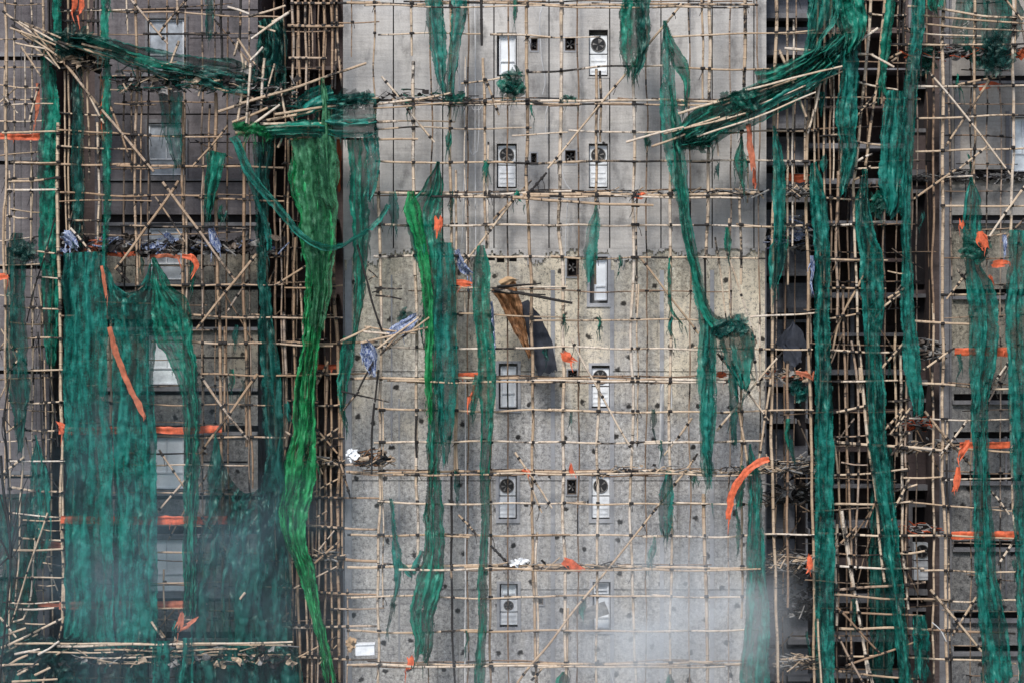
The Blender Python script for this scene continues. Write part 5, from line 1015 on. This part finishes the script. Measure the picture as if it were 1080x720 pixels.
# ================================================================= LITTER
heap('burnt litter, wires and cloth piled on the platform across the left wing', 108, 300, 247, 266, y=-.8, pal=('char', 'ash', 'char', 'metal', 'char', 'char', 'blue', 'char'), n=330, size=.16, depth=.9)
heap('burnt litter and blue plastic on the platform left of the dipped net', 62, 112, 244, 266, y=-.9, pal=('char', 'char', 'blue', 'orange_dull', 'ash'), n=110, size=.15)
heap('small rubbish pile of charred scraps beside the white bag', 376, 411, 474, 489, y=-1.3, pal=('char', 'brown', 'wood', 'char'), n=70, size=.12)
heap('pale splinters piled on a ledger at the top of the right light well', 828, 858, 195, 206, y=-1.2, pal=('wood', 'ash', 'ash', 'char'), n=80, size=.1, stick=.8)
heap('splintered bamboo heaped on the ledger inside the right light well', 806, 862, 480, 498, y=-1.0, pal=('wood', 'ash', 'char', 'char'), n=200, size=.1, stick=.85)
heap('charred tangle below the splinter heap of the right light well', 808, 862, 500, 530, y=-.3, pal=('char', 'char', 'metal', 'ash'), n=160, size=.14, stick=.7)
heap('splintered bamboo heaped on the second lowest ledger of the right light well', 808, 862, 578, 602, y=-1.0, pal=('wood', 'ash', 'char', 'char'), n=200, size=.1, stick=.85)
heap('charred tangle under the second lowest ledger of the right light well', 820, 862, 602, 650, y=-.3, pal=('char', 'char', 'char', 'ash'), n=150, size=.16, stick=.7)
heap('short rods stacked on the lowest ledger of the right light well', 822, 862, 690, 703, y=-1.0, pal=('ash', 'wood', 'char'), n=130, size=.08, stick=.95)
heap('charred litter on the ledger above the knot level of the right light well', 812, 858, 388, 400, y=-.9, pal=('char', 'orange_dull', 'wood', 'ash'), n=90, size=.1, stick=.6)
heap('grey litter high in the right light well', 812, 856, 222, 262, y=-.2, pal=('char', 'ash', 'char', 'blue'), n=130, size=.14, stick=.7)
heap('ash and sticks on the middle platform between nets on the right', 950, 1000, 462, 476, y=-.8, pal=('char', 'ash', 'wood'), n=120, size=.1, stick=.8)
heap('burnt debris deep in the right light well, middle', 955, 992, 356, 378, y=-.2, pal=('char', 'char', 'ash', 'metal'), n=120, size=.16, stick=.6)
heap('red brown litter behind the leaning net', 952, 980, 436, 452, y=-.2, pal=('rust', 'char', 'ash'), n=90, size=.12, stick=.5)
heap('charred sticks lying on the upper right ledgers', 955, 1080, 48, 60, y=-.9, pal=('char', 'char', 'rust', 'ash'), n=160, size=.14, stick=.7)
heap('dark debris row on the ledge at the top of the right wing', 960, 1080, 180, 190, y=.1, pal=('char', 'ash', 'char'), n=120, size=.1, stick=.6)
heap('charred debris on the lowest ledger between nets', 952, 990, 552, 562, y=-.9, pal=('char', 'rust', 'ash'), n=80, size=.1, stick=.7)
heap('splinters on the ledger of the left light well tower, upper', 320, 358, 482, 490, y=-.9, pal=('wood', 'ash', 'char'), n=60, size=.08, stick=.9)
heap('splinters on the ledger of the left light well tower, lower', 318, 358, 576, 590, y=-.9, pal=('wood', 'ash', 'char'), n=90, size=.08, stick=.9)
heap('charred wreckage in the sagging hammock net', 120, 270, 66, 96, y=-1.5, pal=('char', 'ash', 'wood', 'net_dark'), n=170, size=.15, stick=.7)
heap('charred wreckage under the fan of poles at the upper left', 56, 110, 44, 72, y=-1.2, pal=('char', 'char', 'wood', 'char'), n=150, size=.16, stick=.7)
heap('grey splinter wreckage in the mouth of the left light well', 255, 312, 70, 116, y=-1.3, pal=('char', 'ash', 'char', 'net_dark'), n=150, size=.14, stick=.7)
heap('charred straps on the second heavy ledger of the central wall', 380, 500, 94, 106, y=-1.3, pal=('char', 'ash', 'char', 'net'), n=80, size=.08, stick=.7)
heap('dark litter on the bottom left platform', 60, 308, 676, 700, y=-1.7, pal=('char', 'net_dark', 'char', 'wood', 'ash'), n=260, size=.16, stick=.6)
heap('scraps on the third heavy ledger of the central wall', 640, 812, 199, 205, y=-1.25, pal=('char', 'ash', 'wood'), n=70, size=.07, stick=.7)
heap('scraps lying on the lower heavy ledger of the central wall', 520, 690, 592, 598, y=-1.25, pal=('char', 'ash', 'wood'), n=60, size=.07, stick=.7)
heap('splinters lying on the middle heavy ledger of the central wall', 640, 815, 490, 498, y=-1.25, pal=('char', 'ash', 'wood'), n=80, size=.07, stick=.8)
# bags and boxes on the lower left ledgers
o = clump('plastic_bag', 'crumpled white plastic bag on a ledger left of the rubbish pile', 'bag', 372, 480, 13, 12, y=-1.35, m='white', layers=2, amp=.08, wisps=0)
o = clump('plastic_bag', 'small white bag lying on the lower centre ledger', 'bag', 549, 592, 18, 6, y=-1.3, m='white', layers=2, amp=.06, wisps=0)
o = clump('sack', 'tan sack beside the white box on the bottom ledger', 'sack', 370, 679, 11, 13, y=-1.3, m='tan', layers=2, amp=.06, wisps=0)
mb = MB(); a = at(375, 691, -1.35); b = at(395, 679, -1.35); mb.box((a.x, -1.35, a.z), (b.x, -1.05, b.z)); mb.box((a.x + .02, -1.37, b.z - .03), (b.x + .02, -1.03, b.z + .01)); o = mb.build('box', M['white'])
origin_to(o, a); o.rotation_euler = (0, radians(-2), 0); tag(o, 'white foam box resting on the bottom ledger beside a tan sack', 'box')

# ================================================================= SMOKE
def smoke(label, cx, cy, w, h, y0, y1, dens, col):
    c = at(cx, cy, (y0 + y1) / 2); bw, bh, bd = w / S / 2, h / S / 2, (y1 - y0) / 2
    n = 24; vs = []; fs = []
    for i in range(n + 1):
        for j in range(2 * n):
            th = pi * i / n; ph = 2 * pi * j / (2 * n); vs.append((bw * sin(th) * cos(ph), bd * sin(th) * sin(ph), bh * cos(th)))
    for i in range(n):
        for j in range(2 * n):
            j2 = (j + 1) % (2 * n); fs.append((i * 2 * n + j, (i + 1) * 2 * n + j, (i + 1) * 2 * n + j2, i * 2 * n + j2))
    mb = MB(); mb.add(vs, fs)
    m, nt, out = mat('smoke_haze'); tc = N(nt, 'ShaderNodeTexCoord')
    mp = N(nt, 'ShaderNodeMapping'); mp.inputs['Scale'].default_value = (1 / bw, 1 / bd, 1 / bh); L(nt, tc.outputs['Object'], mp.inputs[0])
    ln = N(nt, 'ShaderNodeVectorMath', operation='LENGTH'); L(nt, mp.outputs[0], ln.inputs[0])
    fall = ramp(nt, ln.outputs['Value'], [(.05, 1.0), (.55, .35), (.98, 0.0)])
    nz = noise_tex(nt, tc.outputs['Object'], .6, 5, .68); nn = ramp(nt, nz, [(.42, .0), (.60, 1.0)])
    d = mathn(nt, 'MULTIPLY', mathn(nt, 'MULTIPLY', fall, nn), dens)
    v = N(nt, 'ShaderNodeVolumePrincipled'); v.inputs['Color'].default_value = (*col, 1); L(nt, d, v.inputs['Density']); v.inputs['Anisotropy'].default_value = 0.0
    L(nt, v.outputs[0], out.inputs['Volume'])
    o = mb.build('smoke', m, None, True); o.location = c
    tag(o, label, 'smoke', None, 'stuff')
smoke('white smoke drifting up in front of the lower right of the central wall', 702, 655, 310, 250, -5.4, -2.3, 1.0, (.93, .97, 1))
smoke('blue grey haze hanging over the lower left nets', 150, 590, 640, 420, -6.5, -2.6, .13, (.60, .85, 1.0))
smoke('thin haze along the bottom of the central wall', 560, 700, 760, 420, -6.5, -2.7, .08, (.88, .94, 1.0))

# ================================================================= LIGHT, SKY, CAMERA
sc = bpy.context.scene
w = bpy.data.worlds.new('World'); sc.world = w; w.use_nodes = True; nt = w.node_tree; nt.nodes.clear()
sky = nt.nodes.new('ShaderNodeTexSky'); sky.sky_type = 'NISHITA'; sky.sun_disc = False; sky.sun_elevation = radians(52); sky.sun_rotation = radians(200)
sky.air_density = 1.0; sky.dust_density = 1.2; sky.ozone_density = 1.2
bg = nt.nodes.new('ShaderNodeBackground'); bg.inputs[1].default_value = .15; ow = nt.nodes.new('ShaderNodeOutputWorld')
nt.links.new(sky.outputs[0], bg.inputs[0]); nt.links.new(bg.outputs[0], ow.inputs[0])
sun = bpy.data.lights.new('sun', 'SUN'); sun.energy = 4.6; sun.angle = radians(14); sun.color = (1, .965, .92)
so = bpy.data.objects.new('sun', sun); C.objects.link(so)
el, az = radians(52), radians(200)      # azimuth measured from +Y towards +X
dirn = Vector((sin(az) * cos(el), cos(az) * cos(el), sin(el)))
so.rotation_euler = dirn.to_track_quat('Z', 'Y').to_euler(); so.location = (0, -20, 60)
cam = bpy.data.cameras.new('camera'); co = bpy.data.objects.new('camera', cam); C.objects.link(co)
co.location = (0, -D, HZ); co.rotation_euler = (radians(90), 0, 0)
cam.sensor_width = 36; cam.lens = 36 * D / (1080 / S); cam.clip_end = 1000; cam.clip_start = .5
sc.camera = co
sc.view_settings.view_transform = 'Standard'; sc.view_settings.look = 'None'; sc.view_settings.exposure = 0
sc.cycles.transparent_max_bounces = 16; sc.cycles.max_bounces = 5; sc.cycles.diffuse_bounces = 3; sc.cycles.volume_bounces = 2
sc.cycles.volume_step_rate = 2.0
